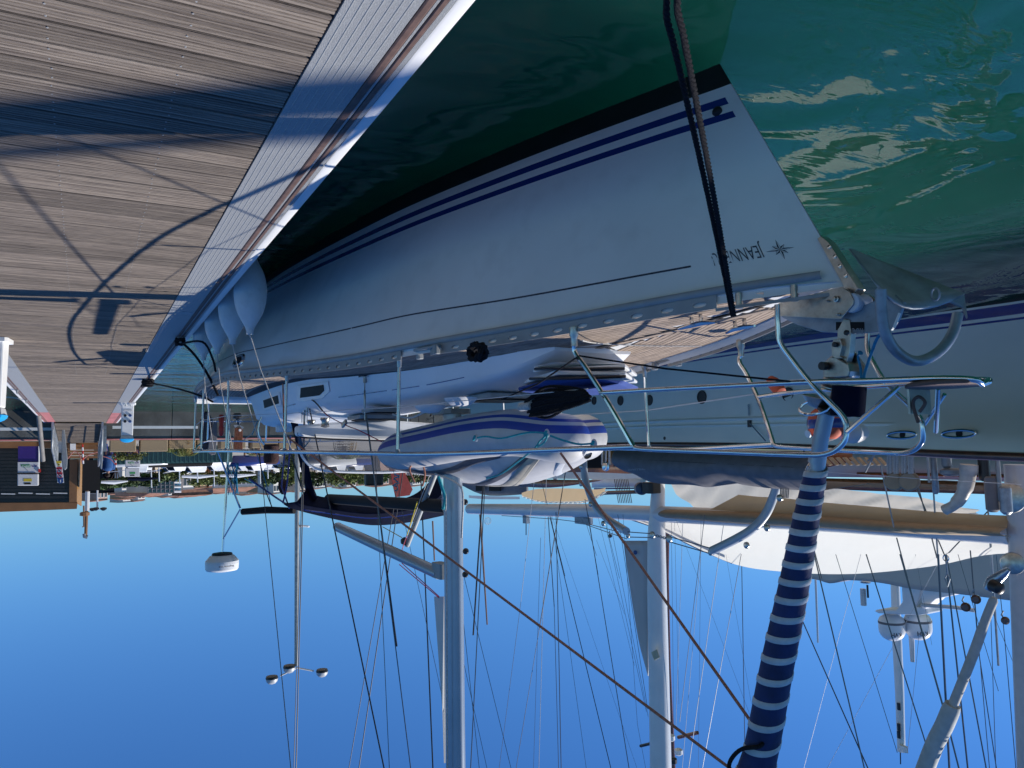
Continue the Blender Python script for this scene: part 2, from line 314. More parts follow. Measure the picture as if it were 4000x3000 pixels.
def edge(sgn,xin):
    # profile across the edge, from the planks outwards
    pr=[(0,-.05),(0,.004)]
    for k in range(7):
        c=.028+k*.031; pr+=[(c-.0035,.004),(c-.0015,.0058),(c+.0015,.0058),(c+.0035,.004)]
    pr+=[(.247,.004),(.249,-.004),(.285,-.004),(.287,.004),(.298,.004),(.300,-.004),(.326,-.004),(.328,.004),(.347,.004),(.352,-.03),(.352,-.06)]
    mb=MB()
    for (ya,yb) in ((Y0,9.05),(9.056,21.0),(21.006,Y1-7.4)):
        rows=[[(xin+sgn*a,yy,DZ+b) for a,b in pr] for yy in (ya,yb)]; mb.grid(rows)
    mb.build('edge_profile',ralu,pont)
    mb=MB(); rows=[[(xin+sgn*a,yy,DZ+b) for a,b in [(0,-.05),(0,.004),(.352,.004),(.352,-.06)]] for yy in (Y1-7.394,Y1)]; mb.grid(rows); o=mb.build('edge_profile',redquay,pont); o['label']='red painted end of the pontoon edge'
    for a in (.267,.313):
        mb=MB(); w=.0165 if a<.3 else .0115
        prof=[(-w,-.004),(-w,.006),(-w*.6,.0095),(w*.6,.0095),(w,.006),(w,-.004)]
        mb.grid([[(xin+sgn*(a+x),yy,DZ+z) for x,z in prof] for yy in (Y0,Y1)]); mb.build('rubber_strip',rubber,pont)
    mb=MB(); prof=[(.353,-.16),(.353,-.02),(.358,-.006),(.368,-.002),(.418,-.012),(.43,-.03),(.436,-.07),(.434,-.16),(.42,-.2)]
    N=24; mb.grid([[(xin+sgn*(x+.0025*math.sin(i*1.7)),Y0+(Y1-Y0)*i/N,DZ+z+.001*math.sin(i*2.3)) for x,z in prof] for i in range(N+1)]); mb.build('fender_strip',whitep,pont,smooth=True)
    mb=MB(); mb.box((xin+sgn*.2,(Y0+Y1)/2,DZ-.3),(.38,Y1-Y0,.46)); mb.build('side_beam',concrete,pont)
edge(-1,XW0); edge(1,XW1)
pl=MB().box((-.93,8.86,DZ+.006),(.11,.11,.004)); pl.build('inspection_plate',galv,pont)
MB().box((.12,Y1+.02,DZ-.1),(2.6,.04,.2)).build('end_plate',rubber,pont)
def cleat(p,label,size=1):
    t=thing('mooring_cleat',label,'cleat',p,'mooring cleats on the pontoon edge'); x,y,z=p
    MB().box((x,y,z+.012),(.07*size,.16*size,.012),bev=.01).build('base_plate',alu,t)
    MB().tube([(x,y-.14*size,z+.085),(x,y-.1*size,z+.078),(x,y,z+.07),(x,y+.1*size,z+.078),(x,y+.14*size,z+.085)],[.008,.015,.018,.015,.008],8).build('horn',alu,t,smooth=True)
    b=MB()
    for dy in (-.045,.045): b.tube([(x,y+dy,z+.012),(x,y+dy,z+.07)],.014,8)
    b.build('leg',alu,t,smooth=True)
    return t
ca=P(722,1335,z=DZ+.06); cb=P(552,1492,z=DZ+.06); ca.x=cb.x=-1.045
ca=V(-1.045,ca.y,DZ+.002); cb=V(-1.045,cb.y,DZ+.002)
cleat(ca,'aluminium cleat wrapped in black mooring line beside the white fenders')
cleat(cb,'farther aluminium cleat on the pontoon edge under a black rope coil')
def rope_turns(c,n,r,label,tilt=.3,flat=1):
    pts=[]
    for i in range(n*14):
        a=i/14*2*math.pi; rr=r*(1+.12*math.sin(i*.37)); pts.append(V(c.x+rr*.55*math.cos(a),c.y+rr*math.sin(a),c.z+.03+.02*i/14+.03*math.sin(a*1.5+1)))
    return pts
tb=MB(); tb.tube(rope_turns(ca,3,.09,''),.017,7); tag(tb.build('rope_coil',rope_bk,loc=ca,smooth=True),'black rope turns round the cleat beside the white fenders','rope')
tb=MB(); tb.tube(rope_turns(cb,5,.17,''),.022,7); tag(tb.build('rope_coil',rope_bk,loc=cb,smooth=True),'black rope coiled on the farther pontoon cleat','rope')
# power pedestals
def pedestal(x,y,rz,label,turn=1):
    t=thing('power_pedestal',label,'power pedestal',(x,y,DZ),'service pedestals on the pontoon')
    H=1.08; W=.30; Dp=.26
    b=MB(); b.hexa([(x-W/2,y-Dp/2,DZ),(x+W/2,y-Dp/2,DZ),(x+W/2,y+Dp/2,DZ),(x-W/2,y+Dp/2,DZ),(x-W*.46,y-Dp*.42,DZ+H*.82),(x+W*.46,y-Dp*.42,DZ+H*.82),(x+W*.46,y+Dp/2,DZ+H*.82),(x-W*.46,y+Dp/2,DZ+H*.82)]); b.build('body',pedw,t,bev=.02)
    MB().box((x,y-.01,DZ+.03),(W*1.3,Dp*1.3,.05),bev=.03).build('base',pedw,t)
    MB().hexa([(x-W*.45,y-Dp*.42,DZ+H*.825),(x+W*.45,y-Dp*.42,DZ+H*.825),(x+W*.45,y+Dp*.5,DZ+H*.825),(x-W*.45,y+Dp*.5,DZ+H*.825),(x-W*.52,y-Dp*.6,DZ+H*.9),(x+W*.52,y-Dp*.6,DZ+H*.9),(x+W*.52,y+Dp*.55,DZ+H*.9),(x-W*.52,y+Dp*.55,DZ+H*.9)]).build('collar',greyp,t)
    b=MB(); rows=[]
    for i in range(6):
        a=i/5*math.pi/2; rows.append([(x+W*.54*math.cos(a)*cx,y+Dp*.6*math.cos(a)*cy,DZ+H*.905+.1*math.sin(a)) for cx,cy in ((-1,-1),(0,-1.15),(1,-1),(1.1,0),(1,1),(0,1.15),(-1,1),(-1.1,0))])
    b.grid(rows,wrap=True); b.build('cap',pedb,t,smooth=True)
    for k in range(4):
        sx=x+(-.06 if k%2 else .06); sz=DZ+.35+.16*(k//2)
        MB().lathe((sx,y-Dp*.46,sz),[(.038,0),(.038,.02),(.03,.035),(.012,.035)],12,ax=(0,-1,0)).build('socket',bluep if k%2 else blackp,t)
    MB().box((x,y-Dp*.5,DZ+.22),(.2,.012,.05)).build('label_plate',greyp,t)
    b=MB()
    for dx in (-.05,.06): b.tube([(x+dx,y-Dp*.5,DZ+.10),(x+dx,y-Dp*.5-.06,DZ+.10),(x+dx,y-Dp*.5-.06,DZ+.05)],.011,6)
    b.build('tap',inox,t)
    t.rotation_euler.z=rz; return t
pp=P(478,1572,z=DZ)
pedestal(-1.0,23.2,0,'white pedestal with blue cap standing at the far end of the pontoon')
q=P(12,1315,z=DZ); pedestal(q.x+.12,q.y+.2,.15,'large white pedestal nearest the camera, cut by the photo border')
# ---- mast, boats on the other side of the pontoon (only their edge shows)
def small_boat(c,L,B,H,mh,label,md=None,rz=0):
    t=thing('motor_boat',label,'boat',c)
    rows=[];x,y,z=c
    for i in range(9):
        s=i/8; b=B/2*(1-(1-min(1,s*1.7))**2.2 if s<.6 else 1-.12*(s-.6)/.4); zz=H*(1.18-.25*s)
        yy=y+L*s
        rows.append([(x-b,yy-.25*(1-s),z+zz),(x-b*.93,yy,z+zz*.45),(x-b*.7,yy+.1,z-.05),(x,yy+.15,z-.2),(x+b*.7,yy+.1,z-.05),(x+b*.93,yy,z+zz*.45),(x+b,yy-.25*(1-s),z+zz)])
    MB().grid(rows).build('hull',mh,t,smooth=True,solid=.05)
    rr=[[ (r[0][0]+.04,r[0][1],r[0][2]-.05),(x,r[0][1],r[0][2]+.0),(r[6][0]-.04,r[6][1],r[6][2]-.05)] for r in rows]
    MB().grid(rr).build('deck',deckwhite,t)
    b=MB(); b.hexa([(x-B*.3,y+L*.35,z+H),(x+B*.3,y+L*.35,z+H),(x+B*.33,y+L*.7,z+H),(x-B*.33,y+L*.7,z+H),(x-B*.22,y+L*.45,z+H*1.8),(x+B*.22,y+L*.45,z+H*1.8),(x+B*.26,y+L*.68,z+H*1.8),(x-B*.26,y+L*.68,z+H*1.8)]); b.build('cabin',deckwhite,t,bev=.05)
    MB().hexa([(x-B*.27,y+L*.36,z+H*1.2),(x+B*.27,y+L*.36,z+H*1.2),(x+B*.27,y+L*.38,z+H*1.2),(x-B*.27,y+L*.38,z+H*1.2),(x-B*.22,y+L*.42,z+H*1.7),(x+B*.22,y+L*.42,z+H*1.7),(x+B*.22,y+L*.44,z+H*1.7),(x-B*.22,y+L*.44,z+H*1.7)]).build('windscreen',glassd,t)
    MB().tube([(x-B*.3,y+.4,z+H*1.7),(x-B*.1,y+.05,z+H*1.8),(x+B*.1,y+.05,z+H*1.8),(x+B*.3,y+.4,z+H*1.7),(x+B*.42,y+L*.3,z+H*1.6)],.02,6).build('bow_rail',inox,t)
    t.rotation_euler.z=rz; return t
# ================================================================ THE SAILBOAT ALONGSIDE
BX,BY=-3.4,2.52
BWy=[0,1.69,3.47,6.26,9,10.6];BWv=[0,.54,.96,1.31,1.42,1.15]
BDy=[0,.56,1.98,3.37,6.1,7.4,9,11,12];BDv=[0,.33,.9,1.3,1.78,1.93,1.97,1.85,1.7]
ZDv=[1.6,1.615,1.65,1.645,1.525,1.44,1.4,1.4,1.42]
def bd(y): return herm(BDy,BDv,y-BY)
def zr(y): return herm(BDy,ZDv,y-BY)
def hull(t,w,sg=1,out=0):
    ywl=3.36+10.6*t; yd=2.52+12*t; bw=herm(BWy,BWv,10.6*t); b=herm(BDy,BDv,12*t); z=herm(BDy,ZDv,12*t)
    ww=max(w,0)**.9
    x=bw+(b-bw)*ww+(w*1.2*min(1,bw*2) if w<0 else 0)
    return V(BX+sg*max(x+out,0.004),ywl+(yd-ywl)*w-out*.3,z*w)
boat=thing('sailboat','white cruising sailboat with two blue waterline stripes moored beside the pontoon','sailboat',(BX,BY,0))
def make_hull():
    ws=[-.25,-.1,0,.106,.155,.188,.224,.254,.35,.45,.55,.65,.75,.85,.93,.985]
    T=[ (i/56)**1.25 for i in range(57)]
    mb=MB()
    def mf(i,j):
        if i<3: return 2
        if i==4 and T[j]>.004: return 1
        if i==6 and T[j]>.004: return 1
        return 0
    for sg in (1,-1): mb.grid([[hull(t,wv,sg) for t in T] for wv in ws],mfun=mf)
    # transom
    mb.grid([[hull(1,wv,1),hull(1,wv,0),hull(1,wv,-1)] for wv in ws])
    b=mb.build('hull',[hullwhite,navy,antif],boat,smooth=True,auto=55)
    # pin stripe
    for sg in (1,-1):
        def pw(t): return herm([0,.05,.16,.29,.53,1],[.83,.825,.802,.765,.762,.76],t)
        for t0,t1 in ((.055,.335),(.3365,.60),(.6015,.98)):
            mb=MB(); N=20; mb.grid([[hull(t0+(t1-t0)*i/N,pw(t0+(t1-t0)*i/N)+dw,sg,.0015) for i in range(N+1)] for dw in (-.0038,.0038)]); mb.build('pin_stripe',printd,boat)
make_hull()
def deckp(y,b,dz=0): # point on deck: b signed half-breadth
    B=max(bd(y),.05); return V(BX+b,y,zr(y)-.078+.035*(1-(b/B)**2)+dz)
mb=MB(); ys=[BY+.06+i*(11.9)/40 for i in range(41)]
mb.grid([[deckp(y,f*(bd(y)-.004)) for f in (-1,-.8,-.6,-.4,-.2,0,.2,.4,.6,.8,1)] for y in ys]); mb.build('deck',deckwhite,boat,smooth=True)
CRy=[4.8,4.95,5.4,6.45,8.0,9.7,11,12.6,13.4];CRb=[.36,.44,.50,.62,.74,.90,.97,1.0,1.0];CRh=[.03,.09,.16,.23,.30,.40,.46,.50,.50]
def crb(y): return herm(CRy,CRb,y)
def crh(y): return herm(CRy,CRh,y)
# teak planks following the sheer, let onto a caulked underlay
for sg in (1,-1):
    mb=MB(); mb.grid([[deckp(y,sg*f,.002) for f in ((max(0,bd(y)-.055)),0.0 if y<4.8 else min(crb(y),bd(y)-.06))] for y in [BY+.35+i*.26 for i in range(42)]]); mb.build('teak_caulking',caulk,boat)
    for k in range(15):
        off=.062+k*.048; wd=.0385; pts=[]
        for i in range(70):
            y=BY+.3+i*.163; b=bd(y)-off; lo=.012 if y<4.78 else crb(y)+.03
            if b-wd>lo and y<14.2: pts.append((y,b))
        if len(pts)<3: continue
        mb=MB(); mb.grid([[deckp(y,sg*b,.0025) for y,b in pts],[deckp(y,sg*b,.006) for y,b in pts],[deckp(y,sg*(b-wd),.006) for y,b in pts],[deckp(y,sg*(b-wd),.0025) for y,b in pts]])
        mb.build('deck_plank',teak,boat)
mb=MB(); mb.box((BX,3.9,zr(3.9)-.034),(.05,1.7,.01)); mb.build('king_plank',teak,boat)
# toe rail with slots + rubbing strake
for sg in (1,-1):
    S0,S1=.60,11.8; n=62; mb=MB()
    def rp(s,h,out=0): y=BY+s; return V(BX+sg*(herm(BDy,BDv,s)+out),y,herm(BDy,ZDv,s)-.078+h)
    for k in range(n):
        a=S0+(S1-S0)*k/n; bb=S0+(S1-S0)*(k+1)/n; c=(a+bb)/2
        if 2.60<a<2.96:
            if mb.v: mb.build('toe_rail',alu,boat,solid=.006); mb=MB()
            continue
        hw=.030; hh=.0145; zc=.044
        o=[rp(a,.002),rp(c,.002),rp(bb,.002),rp(bb,zc),rp(bb,.078),rp(c,.078),rp(a,.078),rp(a,zc)]
        q=[rp(c-hw,zc-hh*.7),rp(c,zc-hh),rp(c+hw,zc-hh*.7),rp(c+hw+.008,zc),rp(c+hw,zc+hh*.7),rp(c,zc+hh),rp(c-hw,zc+hh*.7),rp(c-hw-.008,zc)]
        mb.add(o+q,[(i,(i+1)%8,8+(i+1)%8,8+i) for i in range(8)])
    mb.build('toe_rail',alu,boat,solid=.006)
    mb=MB(); rows=[]
    for i in range(61):
        s=.12+11.7*i/60; rows.append([rp(s,-.045,.002),rp(s,-.042,.010),rp(s,-.026,.015),rp(s,-.010,.010),rp(s,.0,.003)])
    mb.grid(rows); mb.build('rubbing_strake',alu,boat,smooth=True)
    # midship fairlead
    c=rp(2.8,.02); b=MB(); b.box(c+V(0,-.16,.03),(.05,.05,.07),rz=-.2*sg,bev=.01); b.box(c+V(0,.16,.03),(.05,.05,.07),rz=-.2*sg,bev=.01); b.box(c,(.05,.32,.02),rz=-.2*sg); b.build('fairlead',alu,boat,bev=.004)
# bow fairleads: chrome rollers and plate on each bow
for sg in (1,-1):
    for s in (.25,.5):
        y=BY+s; c=V(BX+sg*(bd(y)-.02),y,zr(y)-.02); MB().lathe(c-V(0,0,.05),[(.02,0),(.02,.085)],10).build('bow_roller_post',inoxd,boat,smooth=True)
    mb=MB(); mb.grid([[V(BX+sg*(bd(BY+s)+.01),BY+s,zr(BY+s)+h) for s in (.05,.2,.4,.6)] for h in (.0,.018)]); mb.build('bow_rail_cap',alu,boat,solid=.005)
    y=BY+.62; mb=MB(); mb.box((BX+sg*(bd(y)-.06),y,zr(y)-.055),(.05,.5,.012),rz=-sg*.42); mb.build('chafe_plate',inox,boat)
    # mooring cleat on the bow
    c=V(BX+sg*.18,BY+.95,zr(BY+.95)-.04); b=MB(); b.tube([c+V(-.02*sg,-.14,.06),c+V(0,-.05,.05),c+V(0,.05,.05),c+V(.02*sg,.14,.06)],[.008,.016,.016,.008],8); b.tube([c+V(0,-.04,0),c+V(0,-.04,.05)],.013,6); b.tube([c+V(0,.04,0),c+V(0,.04,.05)],.013,6); b.build('deck_cleat',inox,boat,smooth=True)
# coachroof
mb=MB(); rows=[]
for i in range(36):
    y=4.8+8.6*i/35; b=crb(y); h=crh(y); z0=zr(y)-.075
    zc=z0+.03
    rows.append([V(BX-b,y,z0)]+[V(BX-b+.10*h/.4,y,zc+h*.72),V(BX-b+.2*h/.4,y,zc+h*.93)]+[V(BX+f*(b-.2*h/.4)*.8,y,zc+h*(1.0+.10*(1-abs(f)))) for f in (-1,-.5,0,.5,1)]+[V(BX+b-.2*h/.4,y,zc+h*.93),V(BX+b-.10*h/.4,y,zc+h*.72),V(BX+b,y,z0)])
mb.grid(rows); n=len(rows[0]); mb.add(rows[0],[tuple(range(n))]); mb.add(rows[-1],[tuple(range(n))]); mb.build('coachroof',deckwhite,boat,smooth=True,auto=35)
def side(y,f,out=.004): # on near coachroof side, f 0..1 up
    b=crb(y);h=crh(y);z0=zr(y)-.075
    return V(BX+b-.10*h/.4*f+out,y,z0+(.03+h*.72)*f)
def sidepoly(name,pts,m,th=.012,par=boat):
    mb=MB(); p=[side(y,f) for y,f in pts]; mb.prism(p,(th,0,0)); return mb.build(name,m,par,bev=.003)
wf=sidepoly('window_frame',[(9.15,.22),(10.35,.22),(10.55,.75),(10.3,.86),(9.5,.86),(9.2,.62)],deckwhite,.012)
mb=MB(); mb.prism([side(y,f,.018) for y,f in [(9.32,.34),(10.2,.34),(10.36,.7),(9.58,.74),(9.36,.58)]],(.004,0,0)); mb.build('pane',glassd,wf)
wf=sidepoly('window_frame',[(11.3,.3),(12.5,.3),(12.6,.8),(11.4,.8)],deckwhite,.012); mb=MB(); mb.prism([side(y,f,.018) for y,f in [(11.42,.4),(12.38,.4),(12.46,.7),(11.5,.7)]],(.004,0,0)); mb.build('pane',glassd,wf)
for y0,y1 in ((6.0,6.7),(6.85,7.5),(7.62,9.0),(10.7,11.2)):
    mb=MB(); mb.grid([[side(y0+(y1-y0)*i/6,f,.003) for i in range(7)] for f in (.86,.9)]); mb.build('groove_shade',navy,boat)  # navy strips stand in for the blue shadow in the handrail groove
# hatches and vents on the coachroof
def roofz(y,b=0): return zr(y)-.045+crh(y)*(1.0+.1*(1-abs(b)/max(.1,crb(y))))
def hatch(cx,cy,L,W,m,label=None,par=None,h=.05):
    b=MB(); b.box((cx,cy,roofz(cy)+h/2),(W,L,h),bev=.03); o=b.build('hatch_frame',alu,boat,bev=.008)
    MB().box((cx,cy,roofz(cy)+h+.006),(W*.86,L*.86,.014),bev=.04).build('hatch_glass',m,o,bev=.004)
for cx,cy,L,W in ((BX,6.35,.5,.5),(BX+.02,9.9,.6,.55),(BX-.45,8.4,.35,.35),(BX+.45,8.4,.35,.35)): hatch(cx,cy,L,W,glassd)
# grey moulded vents beside the dinghy
for (u,v) in ((1800,1555),(1680,1585)):
    p=P(u,v,x=-2.72); b=MB(); b.lathe(p,[(.001,.07),(.08,.06),(.13,.02),(.14,0)],14); o=b.build('deck_vent',greyp,boat,smooth=True)
# hull name and compass star
def on_hull(mb_vs,org,right,up): pass
def hull_pix(u,v,t0=0.0,t1=.6):
    best=None; tgt=Vector(ray(u,v)).normalized(); o=V(0,0,CH)
    lo,hi=t0,t1
    def dev(t,w): q=hull(t,w)-o; q.normalize(); return (q-tgt).length
    t,w_,st,sw=.1,.7,.1,.2
    for _ in range(60):
        c=[(dev(t+a*st,w_+b*sw),t+a*st,w_+b*sw) for a in(-1,0,1) for b in(-1,0,1) if 0<=t+a*st<1 and 0<w_+b*sw<1]
        c.sort(); 
        if c[0][1]==t and c[0][2]==w_: st*=.5; sw*=.5
        t,w_=c[0][1],c[0][2]
    return t,w_
def hull_decal(name,tris_uv,m): # 2D mesh (s metres aft, h metres up) laid on the hull side from an origin (t,w)
    pass
def lay(mb,vs2,fs,T0,W0,mi=0,out=.0022,tilt=0):
    pts=[]
    for X,Y in vs2:
        t=T0+X/11.6; w_=W0+Y/1.62-tilt*X/1.62; pts.append(hull(t,w_,1,out))
    mb.add(pts,fs,mi)
t1,w1=hull_pix(3048,975)
def star(mb,T0,W0,R):
    for k in range(8):
        a=k*math.pi/4; r=R if k%2==0 else R*.62; ri=R*.3
        tip=(r*math.sin(a),r*math.cos(a)); l=(ri*math.sin(a-math.pi/8),ri*math.cos(a-math.pi/8)); rr=(ri*math.sin(a+math.pi/8),ri*math.cos(a+math.pi/8))
        lay(mb,[(0,0),l,tip],[(0,1,2)],T0,W0)
        # thin outline on the pale half
        def mixp(p,q,f): return (p[0]+(q[0]-p[0])*f,p[1]+(q[1]-p[1])*f)
        lay(mb,[rr,tip,mixp(tip,(0,0),.12),mixp(rr,(0,0),.12)],[(0,1,2,3)],T0,W0)
mb=MB(); star(mb,t1,w1,.064); o=mb.build('compass_star_mark',printd,boat)
ta,wa=hull_pix(2985,985); tb_,wb=hull_pix(2785,1020)
vs,fs=text_pts('JEANNEAU',1,-.004); x0=min(v.x for v in vs); x1=max(v.x for v in vs); hgt=.082
L=(tb_-ta)*11.6
# worn letters: drop parts of the print
mb=MB(); keep=[]
pts2=[((x1-v.x)/(x1-x0)*0+(v.x-x0)/(x1-x0)*L,(v.y-.0)*hgt/.7) for v in vs]
rnd=random.Random(3)
for f in fs:
    cx=sum(vs[i].x for i in f)/len(f); cy=sum(vs[i].y for i in f)/len(f); fr=(cx-x0)/(x1-x0)
    if fr>.42 and math.sin(cx*9.3+cy*13)+math.sin(cx*3.1-cy*17)>.75-(fr-.42)*1.4: continue
    keep.append(f)
lay(mb,pts2,keep,ta,wa-.03,tilt=0); mb.build('hull_lettering',printd,boat)
# through-hull blister near the bow waterline, oval portlight aft
t2,w2=hull_pix(2800,437); c=hull(t2,w2); MB().lathe(c+V(-.01,0,0),[(.03,0),(.034,.012),(.02,.03),(.004,.034)],14,ax=(.9,-.35,.2)).build('hull_fitting',antif,boat,smooth=True)
t3,w3=hull_pix(985,1370,.3,.9)
def hoval(a,b,out,n=20): 
    return [hull(.585+a*math.cos(2*math.pi*i/n)*abs(math.cos(2*math.pi*i/n))**-.35/11.6 if abs(math.cos(2*math.pi*i/n))>1e-3 else .585, .835+b*math.sin(2*math.pi*i/n)/1.5,1,out) for i in range(n)]
P3=P(985,1370,x=-1.66)
mb=MB(); fr=[hoval(.22,.085,.003),hoval(.2,.075,.016),hoval(.16,.052,.016),hoval(.155,.05,.004)]; mb.grid([r+[r[0]] for r in fr]); po=mb.build('portlight_frame',inox,boat,smooth=True)
g=hoval(.157,.052,.006); mb=MB(); mb.add(g,[tuple(range(len(g)))]); mb.build('pane',glassd,po)
# ---- stanchions, rails and wires
def part_tube(name,pts,r,m,par=boat,n=8,smooth=True,**k): return MB().tube(pts,r,n,**k).build(name,m,par,smooth=smooth)
def railsolve(u,v,off):
    x=-2.4
    for _ in range(60):
        p=P(u,v,x=x); x=.6*x+.4*(BX+bd(p.y)-off)
    return P(u,v,x=x)
RL=[railsolve(u,v,.0) for u,v in ((1060,1764),(1200,1766),(1450,1771),(1700,1773),(1950,1766),(2200,1755),(2380,1748))]
RL=sorted(RL,key=lambda p:p.y); RLy=[p.y for p in RL]+[RL[-1].y+2.0,14.2]; RLz=[p.z for p in RL]+[RL[-1].z-.04,RL[-1].z-.08]
def railz(y): return herm(RLy,RLz,y)
def stn(y,sg,H=.66):
    b=bd(y)-.03; z=zr(y)-.05; H=railz(y)-z
    o=MB().tube([(BX+sg*b,y,z+.03),(BX+sg*(b+.02),y,z+H)],.0145,10).build('stanchion',inox,boat,smooth=True)
    MB().lathe((BX+sg*b,y,z-.02),[(.03,0),(.03,.03),(.02,.045),(.02,.11),(.017,.12)],10).build('stanchion_base',inoxd,o,smooth=True)
    MB().lathe((BX+sg*(b+.02),y,z+H-.035),[(.019,0),(.019,.03),(.012,.034)],8).build('end_cap',alu,o,smooth=True)
for y in (5.72,7.83,9.75,11.6,13.4): stn(y,1); stn(y,-1)
def railpt(y,sg,H): return V(BX+sg*(bd(y)-.012),y,railz(y) if H>.6 else (zr(y)-.05)*.47+railz(y)*.53)
for sg in (1,-1):
    r1=[railpt(y,sg,.66 if y>5 else .70) for y in (13.9,12.5,11,9.7,8.5,7.6,6.8,6,5.4,4.8,4.2)]
    A=P(2475,1745,x=-2.82) if sg==1 else V(2*BX+2.82,P(2475,1745,x=-2.82).y,P(2475,1745,x=-2.82).z)
    part_tube('top_rail',bez(r1+[A],4),.0175,inox,n=12)
    part_tube('lifeline',[railpt(13.9,sg,.36),railpt(11.6,sg,.35),railpt(9.75,sg,.35),railpt(7.83,sg,.35),railpt(5.72,sg,.36),V(BX+sg*.72,3.86,2.01)],.0035,wirew,n=6)
# pulpit (near side traced, far side mirrored on the centreline)
def mir(p): return V(2*BX-p.x,p.y,p.z)
Lg=[P(2243,1340,x=-2.68),P(2247,1380,x=-2.69),P(2290,1440,x=-2.71),P(2380,1580,x=-2.76),P(2475,1745,x=-2.82)]
Tr=[P(2475,1745,x=-2.82),P(2520,1755,x=-2.84),P(2800,1765,x=-2.97),P(3100,1776,x=-3.06),P(3225,1774,x=-3.085),P(3290,1735,x=-3.10),P(3306,1680,x=-3.11),P(3295,1630,x=-3.11),P(3240,1570,x=-3.10),P(3160,1488,x=-3.1),P(3090,1400,x=-3.08),P(3047,1335,x=-3.06),P(3038,1250,x=-3.05),P(3036,1190,x=-3.05)]
Lr=[P(2343,1535,x=-2.735),P(2600,1520,x=-2.90),P(2900,1505,x=-3.02),P(3160,1492,x=-3.1),P(3400,1487,x=-3.2),P(3650,1478,x=-3.28),P(3800,1482,x=-3.34)]
ap=P(3848,1500,x=-3.42)
for f,sg in ((lambda p:p,1),(mir,-1)):
    part_tube('pulpit_leg',bez([f(p) for p in Lg],5),.0155,inox)
    part_tube('pulpit_rail',bez([f(p) for p in Tr],5),.0138,inox,n=10)
    part_tube('pulpit_rail',bez([f(p) for p in Lr]+[V(BX,ap.y,ap.z)],5),.0138,inox,n=10)
    MB().lathe(f(Lg[0])-V(0,0,.1),[(.03,0),(.03,.05),(.021,.07),(.021,.12)],10).build('pulpit_foot',inoxd,boat,smooth=True)
part_tube('pulpit_brace',[P(3305,1690,x=-3.06),P(3510,1512,x=-3.25)],.011,inox)
part_tube('pulpit_brace',[mir(P(3305,1690,x=-3.06)),mir(P(3510,1512,x=-3.25))],.011,inox)
part_tube('pulpit_brace',[P(3610,1660,x=-3.75),P(3690,1540,x=-3.6)],.009,inox)
c=V(BX,ap.y+.16,ap.z-.012); MB().box(c,(.34,.30,.022),bev=.09).build('pulpit_seat',rubber,boat,bev=.008)
MB().box(P(3590,1560,x=-3.45),(.16,.012,.14)).build('sign_plate',inoxd,boat)
hk=P(3590,1575,x=-3.38); part_tube('hook',bez([hk+V(0,0,.04),hk+V(0,-.03,.0),hk+V(0,0,-.03),hk+V(0,.03,0),hk+V(0,.01,.09)],4),.008,rubber)
# bow roller: cheek plates, nylon wheel, stem band
def platep(name,px,xx,th,m,par=boat,bev=.002):
    return MB().prism([P(u,v,x=xx) for u,v in px],(-th,0,0)).build(name,m,par,bev=bev)
ck=platep('roller_cheek',[(3030,1192),(3045,1183),(3160,1152),(3290,1121),(3318,1140),(3334,1172),(3332,1190),(3288,1244),(3278,1247),(3045,1236),(3030,1225)],-3.335,.008,inoxd)
for u,v,r in ((3268,1168,.017),(3238,1176,.006),(3279,1229,.008)):
    MB().lathe(P(u,v,x=-3.333),[(r,0),(r,.008),(r*.6,.01),(r*.5,.02),(.001,.021)],8,ax=(1,0,0)).build('bolt',inoxd,ck,smooth=True)
MB().prism([V(p.x-.14,p.y,p.z) for p in [P(u,v,x=-3.335) for u,v in [(3030,1192),(3160,1152),(3290,1121),(3334,1172),(3288,1244),(3045,1236)]]],(-.008,0,0)).build('roller_cheek',inoxd,boat)
rc=P(3352,1186,x=-3.40); rl=MB(); rl.lathe(rc+V(-.055,0,0),[(.046,0),(.05,.006),(.05,.02),(.04,.055),(.05,.09),(.05,.104),(.046,.11)],20,ax=(1,0,0)); rl.build('bow_roller',rollerm,boat,smooth=True)
platep('roller_cheek',[(3370,1160),(3395,1150),(3420,1168),(3424,1215),(3400,1240),(3335,1245),(3335,1236),(3392,1228)],-3.50,.008,inoxd)
platep('stem_band',[(3192,932),(3207,922),(3236,946),(3262,985),(3352,1128),(3332,1150),(3300,1125)],-3.37,.06,inoxd)
for u,v in ((3240,965),(3262,1003),(3282,1040),(3305,1078)): MB().lathe(P(u,v,x=-3.37),[(.012,0),(.011,.004),(.004,.005)],10,ax=(1,0,0)).build('bolt',inox,boat,smooth=True)
# forestay toggle and furling drum
fd=V(BX,2.70,0)
tg=platep('forestay_toggle',[(3296,1244),(3318,1250),(3325,1300),(3318,1380),(3300,1440),(3312,1470),(3250,1470),(3262,1440),(3270,1330),(3272,1290)],-3.38,.04,inoxd)
platep('toggle_link',[(3255,1325),(3282,1322),(3290,1350),(3280,1390),(3295,1400),(3250,1400),(3248,1350)],-3.36,.07,inoxd)
for u,v in ((3264,1346),(3310,1300)): MB().lathe(P(u,v,x=-3.355),[(.014,0),(.014,.012),(.006,.014)],8,ax=(1,0,0)).build('bolt',blackp,boat,smooth=True)
platep('drum_arm',[(3316,1345),(3380,1430),(3372,1478),(3310,1440)],-3.44,.01,inoxd)
platep('drum_block',[(3212,1420),(3250,1385),(3312,1420),(3318,1450),(3312,1475),(3215,1480)],-3.36,.1,inoxd,bev=.008)
MB().lathe(P(3224,1430,x=-3.35),[(.022,0),(.022,.03),(.001,.031)],12,ax=(1,0,0)).build('bolt',blackp,boat,smooth=True)
c=P(3262,1480,x=-3.40); ax=Vector((0,4.7,14.)).normalized()
